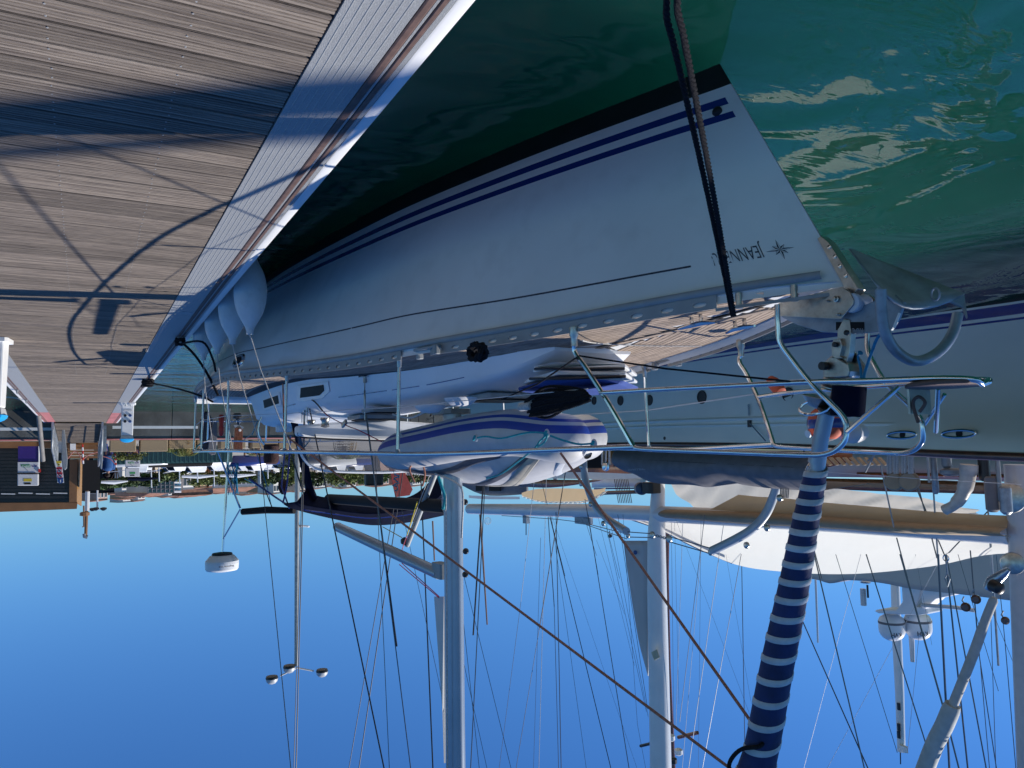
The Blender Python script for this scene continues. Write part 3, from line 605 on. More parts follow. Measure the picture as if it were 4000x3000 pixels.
MB().lathe(c,[(.055,0),(.06,.01),(.06,.05),(.045,.06)],20,ax=ax).build('drum_collar',inoxd,boat,smooth=True)
c=P(3285,1508,x=-3.40)
MB().lathe(c,[(.088,0),(.09,.004),(.09,.012),(.04,.014),(.04,.12),(.088,.126),(.09,.14),(.07,.15),(.05,.155)],28,ax=ax).build('furling_drum',blackp,boat,smooth=True)
MB().lathe(P(3318,1508,x=-3.37),[(.082,0),(.082,.15),(.001,.151)],24,ax=(0,.15,1)).build('drum_cover',sailnavy,boat,smooth=True)
c2=P(3185,1590,x=-3.32); rg=[c2+V(.03*math.cos(a)+.0,.10*math.sin(a),.04*math.cos(a)) for a in [i/12*2*math.pi for i in range(12)]]
part_tube('drum_cage',rg,.008,inox,closed=True)
def bowl(c,r,ax): return MB().lathe(c,[(.02,0),(r*.7,.02),(r,.07),(r*.96,.072),(r*.68,.024),(.018,.006)],24,ax=ax)
bowl(P(3215,1618,x=-3.42)-V(0,0,.02),.115,(0,-.25,-1)).build('drum_dish',inoxd,boat,smooth=True)
# furled headsail: foil tube then cloth wound in a spiral of blue and white bands
F0=P(3232,1600,x=BX); F1=P(3187,1845,x=BX); F2=P(2958,3000,x=BX); Fd=(F2-F1); FL=Fd.length; Fd.normalize(); 
part_tube('headsail_foil',[F0,P(3205,1720,x=BX),P(3190,1850,x=BX)],[.042,.041,.040],mastgrey,n=16)
MB().lathe(P(3196,1775,x=BX)-Fd*.003,[(.045,0),(.045,.05)],16,ax=Fd).build('foil_joint',mastgrey,boat,smooth=True)
TL=13.2
def Lt(tn): return 1.4*(math.exp(.05*tn)-1) if tn<24 else 3.248+.232*(tn-24)
def Rf(L): return .050+.046*min(1,L/1.72)**.55+ .09*max(0,min(1,(L-1.75)/.6))-.10*max(0,(L-8)/5.2)
def genoa():
    n=28; a1=Fd.cross(V(1,0,0)).normalized(); a2=Fd.cross(a1); rows=[]; N=0
    rpt=6; fr=[0,.03,.42,.45,.47,.97]
    NT=66
    for i in range(NT*rpt+1):
        k=i//rpt; r=[]; wf=.47-.20*min(1,k/16); fr=[0,.03,wf-.05,wf-.02,wf,.97]
        for j in range(n+1):
            tn=k+fr[i%rpt]+j/n; L=Lt(tn); a=2*math.pi*j/n+.8; lip=.0045 if (i%rpt) in (1,2) else (.0 if (i%rpt)!=0 else .001)
            R=Rf(L)+lip+.0018*math.sin(a*2+L*3.1)+.0022*math.sin(L*7.3+a)
            r.append(F1-Fd*.05+Fd*L+(a1*math.cos(a)+a2*math.sin(a))*R)
        rows.append(r)
    mb=MB(); mb.grid(rows,mfun=lambda i,j:1 if (i%rpt) in (0,1,2) else 0)
    return mb.build('furled_headsail',[genoab,genoaw],boat,smooth=True,auto=60)
genoa()
MB().lathe(F1-Fd*.02,[(.041,0),(.05,.03),(.053,.10),(.05,.16)],20,ax=Fd).build('tack_wrap',genoaw,boat,smooth=True)
st=bez([P(2985,2885,x=BX+.02),P(2968,2915,x=BX+.1),P(2900,2925,x=BX+.12),P(2860,2960,x=BX+.12),P(2848,3000,x=BX+.12),P(2870,3050,x=BX+.1)],4); part_tube('clew_line',st,.012,rope_bk)
# mast and boom
MX=BX; m0=P(1770,1730,x=BX); my=7.42
def mast(cx,cy,z0,z1,ra,rb,m,par,name='mast',tilt=(0,0),n=20,taper=1):
    rows=[]
    for z,s in ((z0,1),(z0+(z1-z0)*.7,1),(z1,taper)):
        tx=cx+tilt[0]*(z-z0); ty=cy+tilt[1]*(z-z0)
        rows.append([V(tx+ra*s*math.cos(2*math.pi*i/n),ty+rb*s*math.sin(2*math.pi*i/n),z) for i in range(n)])
    mb=MB(); mb.grid(rows,wrap=True); mb.add(rows[0],[tuple(range(n))]); mb.add(rows[-1],[tuple(range(n))]); return mb.build(name,m,par,smooth=True)
mast(BX,my,1.95,17.5,.085,.15,mastgrey,boat,tilt=(0,.006))
MB().box((BX,my+.115,9.6),(.03,.035,14)).build('mast_track',alu,boat)
MB().box((BX,my+.02,1.94),(.3,.42,.05),bev=.05).build('mast_step',alu,boat)
bz=P(1800,1985,x=BX,).z; be=V(BX,my+4.7,bz+.10)
b=MB(); b.tube([V(BX,my+.15,bz),be],.075,14); b.build('boom',dshadow,boat,smooth=True)
MB().lathe(V(BX,my+.09,bz-.05),[(.03,0),(.04,.02),(.04,.1),(.03,.12)],10).build('gooseneck',inoxd,boat,smooth=True)
# whisker-like grey vang / pole parked against the mast with its struts
va=P(1715,2240,x=BX); vb=P(1322,2060,x=-2.95)
part_tube('spinnaker_pole',[va,va.lerp(vb,.5),vb],[.066,.066,.06],mastgrey,n=16)
MB().lathe(vb,[(.06,0),(.064,.01),(.05,.06)],16,ax=(vb-va)).build('pole_end',greyp,boat,smooth=True)
MB().box(P(1722,2228,x=BX),(.12,.25,.16),bev=.02).build('pole_bracket',alu,boat)
ka=P(1590,2130,x=BX+.05); kb=P(1702,1845,x=BX+.02)
part_tube('rigid_vang',[ka,kb],.032,alu,n=12); part_tube('vang_line',[ka+V(.05,0,0),kb+V(.06,0,0)],.006,rope_w,n=6)
MB().lathe(ka-V(0,0,.05),[(.03,0),(.05,.03),(.03,.07)],10,ax=(1,0,0)).build('vang_block',blackp,boat,smooth=True)
# mainsail foot (grey leech) and lines near the mast
mb=MB(); mb.prism([P(1702,2330,x=BX+.02),P(1740,2330,x=BX),P(1741,2980,x=BX),P(1735,2780,x=BX+.02)],(.02,0,0)); mb.build('mainsail_leech',greyp,boat)
for a,b_,m_,r_ in (((1715,2330),(1570,2200),rope_p,.005),((1715,2335),(1560,2205),rope_p,.005),((1590,2090),(1560,2180),rope_p,.004),((1590,2090),(1630,1960),MATS['yellow print'],.007),((1495,2058),(1570,2100),MATS['yellow print'],.005)):
    part_tube('control_line',[P(*a,x=BX+.1),P(*b_,x=BX+.15)],r_,m_,n=6)
part_tube('halyard',[P(1742,1950,x=BX+.12),P(1745,2400,x=BX+.12),P(1748,3050,x=BX+.12)],.008,rope_w,n=6)
part_tube('halyard',bez([P(1700,1850,x=BX+.15),P(1780,1885,x=BX+.18),P(1808,1930,x=BX+.15),P(1805,2050,x=BX+.12),P(1803,2100,x=BX+.1)],4),.010,rope_w,n=6)
for k in range(3):
    c=P(1735,1945+k*14,x=BX+.14); part_tube('halyard_coil',[c+V(.0,.05*math.cos(a),.07*math.sin(a)) for a in [i/10*2*math.pi for i in range(10)]],.006,rope_w,n=5,closed=True)
for (u,v,dx) in ((1805,1960,.1),(1808,2150,.09),(1806,2240,.09)): MB().lathe(P(u,v,x=BX+.05)-V(0,.06,0),[(.025,0),(.032,.02),(.024,.06),(.014,.07)],12,ax=(.3,-1,0)).build('winch',blackp,boat,smooth=True)
# bimini arch over the cockpit
fr=[(1205,1900),(1225,1932),(1300,1948),(1450,1966),(1560,1952),(1630,1925),(1690,1870),(1718,1845)]
bk=[(1108,1968),(1140,1985),(1240,2012),(1400,2045),(1500,2050),(1620,2036),(1700,2020),(1735,2012)]
mdl=[(1160,1960),(1185,1972),(1270,1985),(1425,2005),(1530,2000),(1625,1985),(1700,1950),(1725,1930)]
mb=MB(); mb.grid([bez([P(u,v,y=11.9) for u,v in fr],4),bez([P(u,v,y=11.7) for u,v in mdl],4),bez([P(u,v,y=11.95) for u,v in bk],4),bez([P(u,v,y=12.6) for u,v in bk],4),bez([P(u,v-8,y=13.6) for u,v in bk],4)]); mb.build('bimini_canvas',sailnavy,boat,smooth=True,solid=.012,auto=50)
lf=[(1137,1650),(1150,1700),(1163,1770),(1180,1850),(1203,1935),(1215,1965)]; rf=[(1163,1655),(1180,1730),(1205,1810),(1212,1860),(1222,1900),(1240,1945)]
mb=MB(); mb.grid([[P(u,v,y=11.9) for u,v in lf],[P(u,v,y=11.75) for u,v in rf]]); mb.build('bimini_canvas',sailnavy,boat,smooth=True,solid=.012)
part_tube('bimini_frame',bez([P(1105,1965,y=12),P(1120,1900,y=12.1),P(1130,1790,y=12.2),P(1135,1700,y=12.2)],4),.014,navy)
part_tube('bimini_frame',bez([P(1200,1970,y=12),P(1170,1880,y=12),P(1140,1780,y=12),P(1125,1760,y=12)],4),.012,blackp)
part_tube('bimini_frame',[P(1730,2000,y=12),P(1700,1850,y=12.1),P(1640,1760,y=12.2)],.014,navy)
part_tube('bimini_pipe',bez([P(1190,1975,y=12)]+[P(u,v+18,y=11.68) for u,v in mdl[1:]],4),.010,navy)
part_tube('boom_end',[P(1150,1995,y=12.6),P(1040,1992,y=13),P(948,1999,y=13.4)],[.05,.06,.055],dshadow,n=10)
part_tube('bimini_frame',[P(972,1870,y=13.3),P(1080,1945,y=13),P(1135,1980,y=12.5)],.016,navy)
part_tube('bimini_frame',[P(1010,1760,y=13.2),P(1030,1900,y=13),P(1062,1980,y=13)],.009,blackp)
part_tube('bimini_frame',[P(1112,1765,y=12.6),P(1100,1900,y=12.6),P(1130,1985,y=12.4)],.014,navy)
part_tube('bimini_frame',[P(1180,1790,y=12.3),P(1205,1985,y=12.1)],.016,navy)
# sprayhood: white arch with clear windows behind the coachroof
ar=[(1165,1740),(1185,1790),(1230,1828),(1330,1842),(1500,1845),(1640,1838),(1720,1842)]
part_tube('sprayhood_arch',bez([P(u,v,y=10.6) for u,v in ar],5),.018,deckwhite)
lo=[(1160,1690),(1190,1690),(1230,1700),(1330,1715),(1500,1722),(1640,1722),(1720,1722)]
mb=MB(); mb.grid([bez([P(u,v,y=10.62) for u,v in ar],4),bez([P(u,v,y=10.2) for u,v in lo],4)]); mb.build('sprayhood_window',clearv,boat,smooth=True)
mb=MB(); mb.prism([P(u,v,y=10.15) for u,v in [(1170,1662),(1300,1650),(1500,1640),(1720,1655),(1720,1722),(1400,1722),(1230,1712),(1170,1700)]],(0,.3,0)); mb.build('cockpit_coaming',deckwhite,boat,bev=.03)
part_tube('coaming_trim',[P(1170,1708,y=10.12),P(1300,1716,y=10.12),P(1500,1722,y=10.12),P(1720,1724,y=10.12)],.012,blackp)
# radar on its pole at the stern
rp0=P(868,1760,x=BX+.9); yy=rp0.y
rz0=P(870,2200,y=14.2); rb=P(893,1770,y=14.2)
part_tube('radar_pole',[V(rb.x,14.2,1.5),rb,P(868,2170,y=14.2)],.022,inox,n=10)
part_tube('radar_strut',[P(938,1990,y=13.9),P(872,2105,y=14.15)],.013,inox)
part_tube('radar_strut',[P(850,1760,y=13.6),P(938,1985,y=13.7)],.016,inox)
c=P(868,2160,y=14.2)
b=MB(); b.lathe(c,[(.02,-.02),(.16,0),(.17,.015),(.17,.03)],28); b.build('radome_base',blackp,boat,smooth=True)
b=MB(); b.lathe(c+V(0,0,.03),[(.16,0),(.2,.015),(.272,.10),(.276,.13),(.272,.133),(.276,.137),(.27,.235),(.25,.262),(.12,.285),(.001,.29)],36); o=b.build('radome',deckwhite,boat,smooth=True,auto=30)
mb=MB(); text_on(mb,'Raymarine',c+V(.0,0,0),(1,0,0),(0,0,1),.04,.26)
nv=[]; th0=math.atan2(-c.y,-c.x)
for p in mb.v:
    s=(p[0]-c.x); a=th0+(-.75+ s/.278); nv.append((c.x+.279*math.cos(a),c.y+.279*math.sin(a),c.z+.18+(p[2]-c.z)))
mb.v=nv; mb.build('radome_lettering',printd,boat)
# shrouds and turnbuckles (near side; the far side mirrored)
def shroud(u0,v0,u1,v1,x0,x1,r,m,both=True,name='shroud',ext=1.0):
    a=P(u0,v0,x=x0); b_=P(u1,v1,x=x1); b_=a+(b_-a)*ext
    part_tube(name,[a,b_],r,m,n=6)
    if both: part_tube(name,[mir(a),mir(b_)],r,m,n=6)
CPx=-2.62
for (u0,v0,u1,v1,x1,r,m_) in ((1192,1590,1157,3000,-2.9,.0075,wirek),(1188,1590,1148,3000,-2.95,.006,wirek),(1208,1590,1500,3000,-3.1,.0085,wirek),(1430,1620,1550,2525,-2.95,.009,wirek),(1432,1620,1604,3000,-3.05,.0055,wire)):
    shroud(u0,v0,u1,v1,CPx if u0<1400 else -2.66,x1,r,m_,ext=1.25 if v1>=3000 else 1.0)
a=P(1013,1762,y=13.5); b_=P(1136,3000,y=10.5); part_tube('backstay',[a,a+(b_-a)*1.2],.006,wire,n=6)
for (u,v,x_) in ((1190,1520,CPx),(1200,1520,CPx+.02),(1180,1525,CPx-.02),(1425,1480,-2.66)):
    a=P(u,v,x=x_); o=MB().box(a+V(0,0,0),(.03,.05,.09),bev=.01).build('chainplate',inoxd,boat,bev=.004)
    t_=[a+V(0,0,.04),a+V(0,0,.12),a+V(0,0,.13),a+V(0,0,.33),a+V(0,0,.34),a+V(0,0,.45)]
    part_tube('turnbuckle',t_,[.006,.006,.012,.012,.006,.006],inoxd,par=o)
MB().box(P(1422,1470,x=-2.64),(.10,.14,.02),bev=.03).build('shroud_plate',inox,boat)
MB().box(P(1190,1505,x=-2.6),(.12,.2,.02),bev=.03).build('shroud_plate',inox,boat)
# backstay, topping lift, thin wires over the mast
for (u0,v0,u1,v1,y0,y1,r,m_) in ((1465,1760,1521,3000,10,9,.0045,wire),(1520,1760,1742,2790,9.6,8,.003,wire),(1812,2250,1996,3000,9,8.5,.0035,wire),(1806,2390,1872,3000,8.6,8.2,.0035,wire),(1805,2560,1902,3000,8.6,8.2,.003,wire)):
    a=P(u0,v0,y=y0); b_=P(u1,v1,y=y1); part_tube('rigging_wire',[a,a+(b_-a)*1.2],r,m_,n=5)
# two rust coloured lines crossing the sky
a=P(1112,1700,x=-1.75); b_=P(2850,3000,x=-3.38); part_tube('rust_coloured_line',[a,a+(b_-a)*1.1],.0095,rope_r,n=8)
a=P(2190,1770,x=-3.3); b_=P(2945,2835,x=-3.40); part_tube('rust_coloured_line',[a,b_],.0095,rope_r,n=8)
a=P(1110,1690,x=-1.75); part_tube('rust_coloured_line',[P(1105,1500,x=-1.9),a],.008,rope_r,n=6)
# pink lashing strap and its ratchet
part_tube('strap',bez([P(1260,1605,x=-2.5),P(1290,1630,x=-2.5),P(1360,1665,x=-2.55),P(1400,1680,x=-2.6),P(1490,1725,x=-2.75)],4),.011,rope_p,n=6,flat=.35)
part_tube('strap',bez([P(1190,1545,x=-2.6),P(1230,1570,x=-2.55),P(1260,1605,x=-2.5)],4),.010,blackp,n=6)
MB().box(P(1345,1655,x=-2.54),(.03,.16,.05),rx=.3,bev=.01).build('ratchet',inoxd,boat,bev=.004)
# lines running along the near rail
part_tube('jackline',[P(2263,1390,x=-2.66),P(2600,1440,x=-2.8),P(3085,1490,x=-3.0)],.006,rope_bk,n=6)
part_tube('jackline',[P(2255,1395,x=-2.66),P(2100,1500,x=-2.9),P(1960,1560,x=-3.0)],.006,rope_bk,n=6)
part_tube('deck_line',bez([P(2275,1330,x=-2.75),P(2330,1340,z=1.62),P(2500,1350,z=1.62),P(2740,1352,z=1.62)],4),.005,rope_w,n=6)
# stern gear seen through the rails
stb=P(915,1640,y=13.2); 
tag(MB().lathe(P(865,1620,y=13.0),[(.03,0),(.045,.06),(.03,.16),(.04,.2),(.04,.3),(.02,.34)],12).build('safety_lamp',redc,loc=P(865,1620,y=13.0),smooth=True),'orange red rescue light clipped upright on the stern rail','rescue light')
part_tube('stern_rail',bez([railpt(13.9,1,.66),V(BX+1.5,14.4,2.06),V(BX+.5,14.6,2.08),V(BX-.5,14.6,2.08),V(BX-1.5,14.4,2.06),railpt(13.9,-1,.66)],4),.0155,inox)
for sx in (1.5,.5,-.5,-1.5): part_tube('stern_rail',[V(BX+sx,14.4,1.4),V(BX+sx,14.5,2.07)],.013,inox)
part_tube('stern_rail',[V(BX+1.6,14.3,1.72),V(BX-1.6,14.3,1.72)],.011,inox)
mb=MB(); mb.box((BX,13.9,1.25),(3.0,.9,.3),bev=.1); mb.build('transom_locker',deckwhite,boat,bev=.04)
wh=P(1060,1600,y=12.5); part_tube('steering_wheel',[V(BX+.5+.0,12.9+.1*math.cos(a),1.9+.42*math.sin(a))+V(.42*math.cos(a),0,0) for a in [i/24*2*math.pi for i in range(24)]],.014,inox,closed=True)
MB().box((BX+.5,13.05,1.6),(.25,.2,.7),bev=.04).build('binnacle',deckwhite,boat,bev=.02)
# ================================================================ THINGS ON AND ROUND THE SAILBOAT
# anchor hanging in the bow roller
t=thing('anchor','galvanised shovel anchor with roll bar hanging from the bow roller','anchor',P(3500,1200,x=BX))
sh=MB().prism([P(u,v,x=BX+.012) for u,v in [(3040,1228),(3300,1225),(3424,1170),(3500,1150),(3530,1180),(3510,1240),(3479,1290),(3424,1299),(3330,1303),(3207,1297),(3117,1270),(3060,1243)]],(-.024,0,0)).build('shank',galv,t,bev=.004)
T_=P(3318,972,x=BX-.02); A_=P(3432,1120,x=BX+.20); B_=P(3768,1150,x=BX-.36); B2=P(3782,1243,x=BX-.34); A2=P(3440,1185,x=BX+.20)
mid1=P(3560,1225,x=BX-.03)
N=8; rows=[]
for i in range(N+1):
    f=i/N; l=T_.lerp(A_,f); r_=T_.lerp(B_,f); c=T_.lerp(mid1,f)
    row=[]
    for j in range(9):
        g=j/8; p=l.lerp(r_,g); q=4*g*(1-g); ce=l.lerp(r_,.5); p=p+(c-ce)*q*.8; row.append(p)
    rows.append(row)
MB().grid(rows).build('fluke',galv,t,smooth=True,solid=.012)
MB().prism([B_,B2,P(3764,1200,x=BX-.34),P(3678,1160,x=BX-.26),P(3672,1140,x=BX-.25)],(0,.012,.004)).build('fluke_ear',galv,t,bev=.003)
MB().prism([A_,P(3425,1130,x=BX+.2),P(3428,1190,x=BX+.2),P(3460,1180,x=BX+.16)],(0,.012,.004)).build('fluke_ear',galv,t,bev=.003)
hp=[P(3440,1130,x=BX+.2),P(3445,1240,x=BX+.18),P(3462,1310,x=BX+.15),P(3500,1370,x=BX+.08),P(3560,1408,x=BX-.02),P(3620,1402,x=BX-.12),P(3680,1362,x=BX-.22),P(3722,1300,x=BX-.29),P(3742,1225,x=BX-.33)]
part_tube('roll_bar',bez(hp,6),.0255,galv,par=t,n=14)
sk=P(3655,1165,x=BX-.1); part_tube('shackle',[sk+V(0,.02*math.cos(a),.03*math.sin(a)-.02) for a in [i/10*2*math.pi for i in range(10)]],.006,galv,par=t,closed=True)
lb=MB(); lb.prism([P(u,v,x=BX+.0145) for u,v in [(3266,1258),(3375,1258),(3375,1288),(3266,1290)]],(.0015,0,0)); lp=lb.build('name_label',dshadow,t)
a=P(3370,1282,x=BX+.018); b_=P(3272,1283,x=BX+.018)
mb=MB(); text_on(mb,'ROCNA 25',a,(b_-a),(0,0,1),.031,(b_-a).length,bold=.01); mb.build('label_lettering',printl,lp)
MB().box(P(3503,1252,x=BX+.03),(.006,.012,.075),rx=-.5).build('reflective_mark',whitep,t)
r1=MB().tube(bez([P(3446,1295,x=BX+.14),P(3435,1310,x=BX+.14),P(3418,1340,x=BX+.1),P(3380,1450,x=BX+.08),P(3372,1490,x=BX+.1)],4),.0075,6); tag(r1.build('tie_rope',rope_b,loc=P(3446,1295,x=BX+.14),smooth=True),'thin blue rope tied from the anchor roll bar to the bow rail','rope')
r1=MB().tube(bez([P(3361,1378,x=BX+.06),P(3352,1395,x=BX+.05),P(3362,1440,x=BX+.06),P(3364,1490,x=BX+.08)],4),[.014]+[.007]*12,6); tag(r1.build('rope_tail',rope_b,loc=P(3361,1378,x=BX+.06),smooth=True),'short frayed bright blue rope end standing up beside the furling drum','rope')
# mooring lines from the near bow
for (ua,ub,xa,lab) in ((2868,2642,-3.02,'black three strand mooring line from the bow, nearer the anchor of the close pair'),(2861,2590,-3.035,'black three strand mooring line from the bow, farther from the anchor of the pair')):
    A_=P(ua,1232,x=xa); B_=P(ub,0,x=-1.6); pts=resample(sag(A_,B_,.05,12)+bez([B_,V(-1.38,1.3 if ua==2868 else 1.2,.86),V(-1.06,.9 if ua==2868 else .84,DZ+.09)],4)[1:],26)
    tag(twisted_rope(pts,.0125,.07).build('mooring_line',rope_bk,loc=A_,smooth=True),lab,'mooring line','black bow mooring lines')
cleat(V(-1.045,.86,DZ+.002),'aluminium cleat out of view that holds the bow mooring lines')
# rope coil on the midship fairlead and coil hung on the rail
fc=P(1865,1375,x=-2.28)
pts=[]
for i in range(70):
    a=i/11*2*math.pi; pts.append(fc+V(.03*math.sin(i*.9),.085*math.cos(a)*(1+.25*math.sin(i*.5)),.05*math.sin(a)+.01*math.sin(i*1.3)))
tag(MB().tube(pts,.013,6).build('rope_coil',rope_bk,loc=fc,smooth=True),'small black rope bundle belayed on the midship fairlead at the toe rail','rope')
# big black hank hanging at the bow of the dinghy
hc=P(2180,1555,x=-2.62); rb_=P(2060,1575,x=-2.60); re=P(2300,1545,x=-2.66)
t=thing('rope_hank','large black rope hank tied on the lifeline in front of the dinghy','rope',hc)
rnd=random.Random(5)
for k in range(9):
    dz=-.05+.0135*k; wob=rnd.uniform(-.012,.012); e=re.lerp(rb_,0)+V(0,rnd.uniform(-.02,.05),dz*.5); s0=rb_+V(wob,rnd.uniform(-.03,.02),dz+.03)
    pts=[s0,s0.lerp(e,.33)+V(.02,0,dz*.5-.01),s0.lerp(e,.7)+V(.02,0,dz*.3),e,s0.lerp(e,.7)+V(-.02,0,dz*.3-.03),s0.lerp(e,.3)+V(-.02,0,dz-.02),s0+V(-.02,.0,-.01)]
    twisted_rope(pts,.0105,.05,seg=6,n=5).build('rope_loop',rope_bk,t,smooth=True)
MB().tube([rb_+V(0,.09,.02),rb_+V(0,-.06,.02)],.03,10).build('white_whipping',rope_w,t,smooth=True)
# fenders
def fender(u,v,R,Hh,x,label,ru,rv):
    c=P(u,v,x=x); t=thing('fender',label,'fender',c,'white fenders between the hull and the pontoon')
    pr=[(.001,-Hh/2),(R*.35,-Hh/2+.01)]+[(R*math.sin(math.pi*(i/12))**.42 if 0<i<12 else R*.3,-Hh/2+.03+(Hh-.10)*i/12) for i in range(1,12)]+[(R*.30,Hh/2-.05),(R*.22,Hh/2-.01),(R*.22,Hh/2+.02),(.001,Hh/2+.025)]
    MB().lathe(c,pr,24).build('fender_body',fendm,t,smooth=True)
    top=c+V(0,0,Hh/2+.02); MB().tube([top+V(0,.02*math.cos(a),.02*math.sin(a)) for a in [i/8*2*math.pi for i in range(8)]],.005,5,closed=True).build('rope_eye',rope_w,t)
    e=railpt(c.y,1,.66); part_tube('lanyard',[top,top.lerp(e,.3)+V(.02,0,0),e],.006,rope_w,par=t,n=6); return t
fendm=mat('fender vinyl',(.62,.66,.68),.45,var=.05,scale=5,dirt=.12)
fender(978,1150,.155,.74,-1.37,'white fender nearest the camera, largest of the row beside the hull',0,0)
fender(910,1205,.15,.72,-1.34,'second white fender from the camera with faded print',0,0)
fender(850,1262,.145,.68,-1.33,'third white fender from the camera squeezed between hull and pontoon',0,0)
fender(797,1305,.14,.64,-1.32,'farthest white fender at the stern end of the row',0,0)
# stern line to the pontoon cleat
a=V(-1.045,ca.y,DZ+.06); e=P(852,1545,x=-1.52)
tag(twisted_rope(sag(a,e,.10),.017,.08).build('mooring_line',rope_bk,loc=a,smooth=True),'black stern mooring line rising from the nearer cleat to the quarter','mooring line')
tag(MB().tube(bez([a+V(0,.02,.03),P(790,1335,x=-1.2),P(830,1400,x=-1.35),P(842,1450,x=-1.45)],5),.014,6).build('mooring_line',rope_bk,loc=a,smooth=True),'loose black rope tail curving beside the stern mooring line','mooring line')
b0=V(-1.045,cb.y,DZ+.06); e=P(832,1570,x=-1.6)
tag(MB().tube(bez([b0,P(620,1502,x=-1.2),P(700,1520,x=-1.3),P(780,1545,x=-1.45),e],5),.015,6).build('mooring_line',rope_bk,loc=b0,smooth=True),'long black mooring line from the farther cleat arching over the water to the stern','mooring line')
# inflatable dinghy lashed upside down on the coachroof
t=thing('dinghy','grey inflatable dinghy with blue stripes lashed upside down on the foredeck','dinghy',P(1900,1700,x=-3.3))
def dx_(u): return -2.86-.62*(u-1500)/760.
nx=-2.86
axn=[P(u,v,x=dx_(u)) for u,v in ((1500,1775),(1560,1762),(1700,1735),(1850,1705),(2000,1690),(2120,1700),(2200,1715))]
axn[-2]=P(2110,1700,x=dx_(2110)); axn[-1]=P(2205,1714,x=-3.46); e_=axn[-1]
bow=[P(2212,1716,x=-3.66),V(-3.95,e_.y+.42,e_.z-.02),V(-4.1,e_.y+.85,e_.z-.02)]
far=[V(-4.15,e_.y+1.25,e_.z),V(-4.15,e_.y+1.6,e_.z),V(-4.12,e_.y+1.9,e_.z+.02),V(-4.1,7.1,e_.z+.04)]
path=bez(axn+bow+far,6); n=36
def rad(i):
    k=len(path)-1; s=min(i,k-i)/k
    return .2*min(1,.25+s*9)**.7 if s<.09 else .205
rr=[rad(i) for i in range(len(path))]
def ring_mesh():
    rows=[]
    for i,p in enumerate(path):
        d=(path[min(i+1,len(path)-1)]-path[max(i-1,0)]).normalized(); sd=d.cross(V(0,0,1)).normalized(); up=sd.cross(d)
        if sd.dot(p-V(-3.75,6.3,p.z))<0: sd=-sd
        rows.append([p+(up*math.cos(a)+sd*math.sin(a))*rr[i] for a in [2*math.pi*j/n for j in range(n)]])
    return rows
R_=ring_mesh()
def mfd(i,j):
    a=360*(j+.5)/n
    if 98<a<122: return 1
    if 131<a<140: return 1
    return 0
mb=MB(); mb.grid(R_,wrap=True,mfun=mfd); mb.add(R_[0],[tuple(range(n))]); mb.add(R_[-1],[tuple(range(n))])
mb.build('tube',[dgrey,mat('dinghy blue stripe',(.012,.05,.30),.5,var=.05)],t,smooth=True,auto=60)
# upturned floor: a full rounded surface from the near tube over the crest, with dark and yellowed strips lying on it
e3=lambda t:min(1,(1-t)*4,t*8)
UV=[1500,1560,1640,1700,1780,1850,1950,2060,2150,2220,2290,2325]
VT=[1782,1780,1776,1772,1768,1765,1762,1760,1758,1756,1752,1742]; VC=[1800,1832,1848,1858,1874,1886,1894,1889,1866,1840,1800,1752]
def fl(t,q,out=0):
    u=1500+825*t; vt=herm(UV,VT,u); vc=herm(UV,VC,u); e=min(1,(1-t)*6+.15,t*9+.25)
    A=P(u,vt,x=dx_(u)-.06*e); Cc=P(u,vc,x=dx_(u)-.80*e); M=V(A.x-.05*e,(A.y+Cc.y)/2-.12*e,Cc.z+.01)
    p=A*(1-q)**2+M*2*q*(1-q)+Cc*q*q; n_=V(.55,-.45,.7).normalized(); return p+n_*out
mb=MB(); mb.grid([[fl(i/30,q/10) for q in range(11)]+[fl(i/30,1)+V(-.35,.2,-.10)*e3(i/30),fl(i/30,1)+V(-.55,.3,-.35)*e3(i/30)] for i in range(30)]); mb.build('floor_skin',dgrey,t,smooth=True)
def strap(name,pts,w_,m):
    pl=bez([V(a_,b_,0) for a_,b_ in pts],8); mb=MB(); rows=[]
    for k,p in enumerate(pl):
        d=(pl[min(k+1,len(pl)-1)]-pl[max(k-1,0)]); nx_,ny_=-d.y,d.x*2.2; l=math.hypot(nx_,ny_*1)+1e-6; nx_/=l; ny_/=l
        rows.append([fl(min(.995,max(.005,p.x+nx_*f*w_*.35)),min(1,max(0,p.y+ny_*f*w_)),o_) for f,o_ in ((-1,.004),(-.6,.016),(.6,.016),(1,.004))])
    mb.grid(rows); mb.build(name,m,t,smooth=True)
sd_=mat('dark grey strip',(.07,.07,.085),.6); sy_=mat('yellowed strip',(.40,.37,.30),.6)
strap('chafe_strip',[(.0,.55),(.1,.45),(.24,.5),(.36,.32),(.45,.12),(.56,.02)],.07,sd_)
strap('chafe_strip',[(.30,.98),(.42,.9),(.54,.6),(.64,.28),(.70,.03)],.06,sd_)
strap('chafe_strip',[(.50,.99),(.60,.85),(.68,.5),(.715,.2),(.73,.02)],.08,sy_)
strap('chafe_strip',[(.56,.99),(.645,.85),(.71,.5),(.745,.2),(.755,.02)],.04,sy_)
strap('seam_tape',[(.84,.95),(.87,.6),(.885,.3),(.89,.02)],.05,greyp)
for pts,r in (([(1865,1710),(1900,1705),(1960,1712),(2060,1690),(2135,1692)],.0085),([(2150,1702),(2200,1720),(2260,1735),(2318,1732)],.0085),([(2140,1695),(2110,1722),(2090,1750),(2060,1775),(1960,1850),(1900,1868)],.0075),([(2138,1700),(2125,1730),(2085,1752)],.007)):
    MB().tube(bez([P(u,v,x=(-2.62 if v<1765 else -2.66-(v-1765)*.0045)-.62*(u-1500)/760.) for u,v in pts],5),r,6).build('grab_rope',rope_t,t,smooth=True)
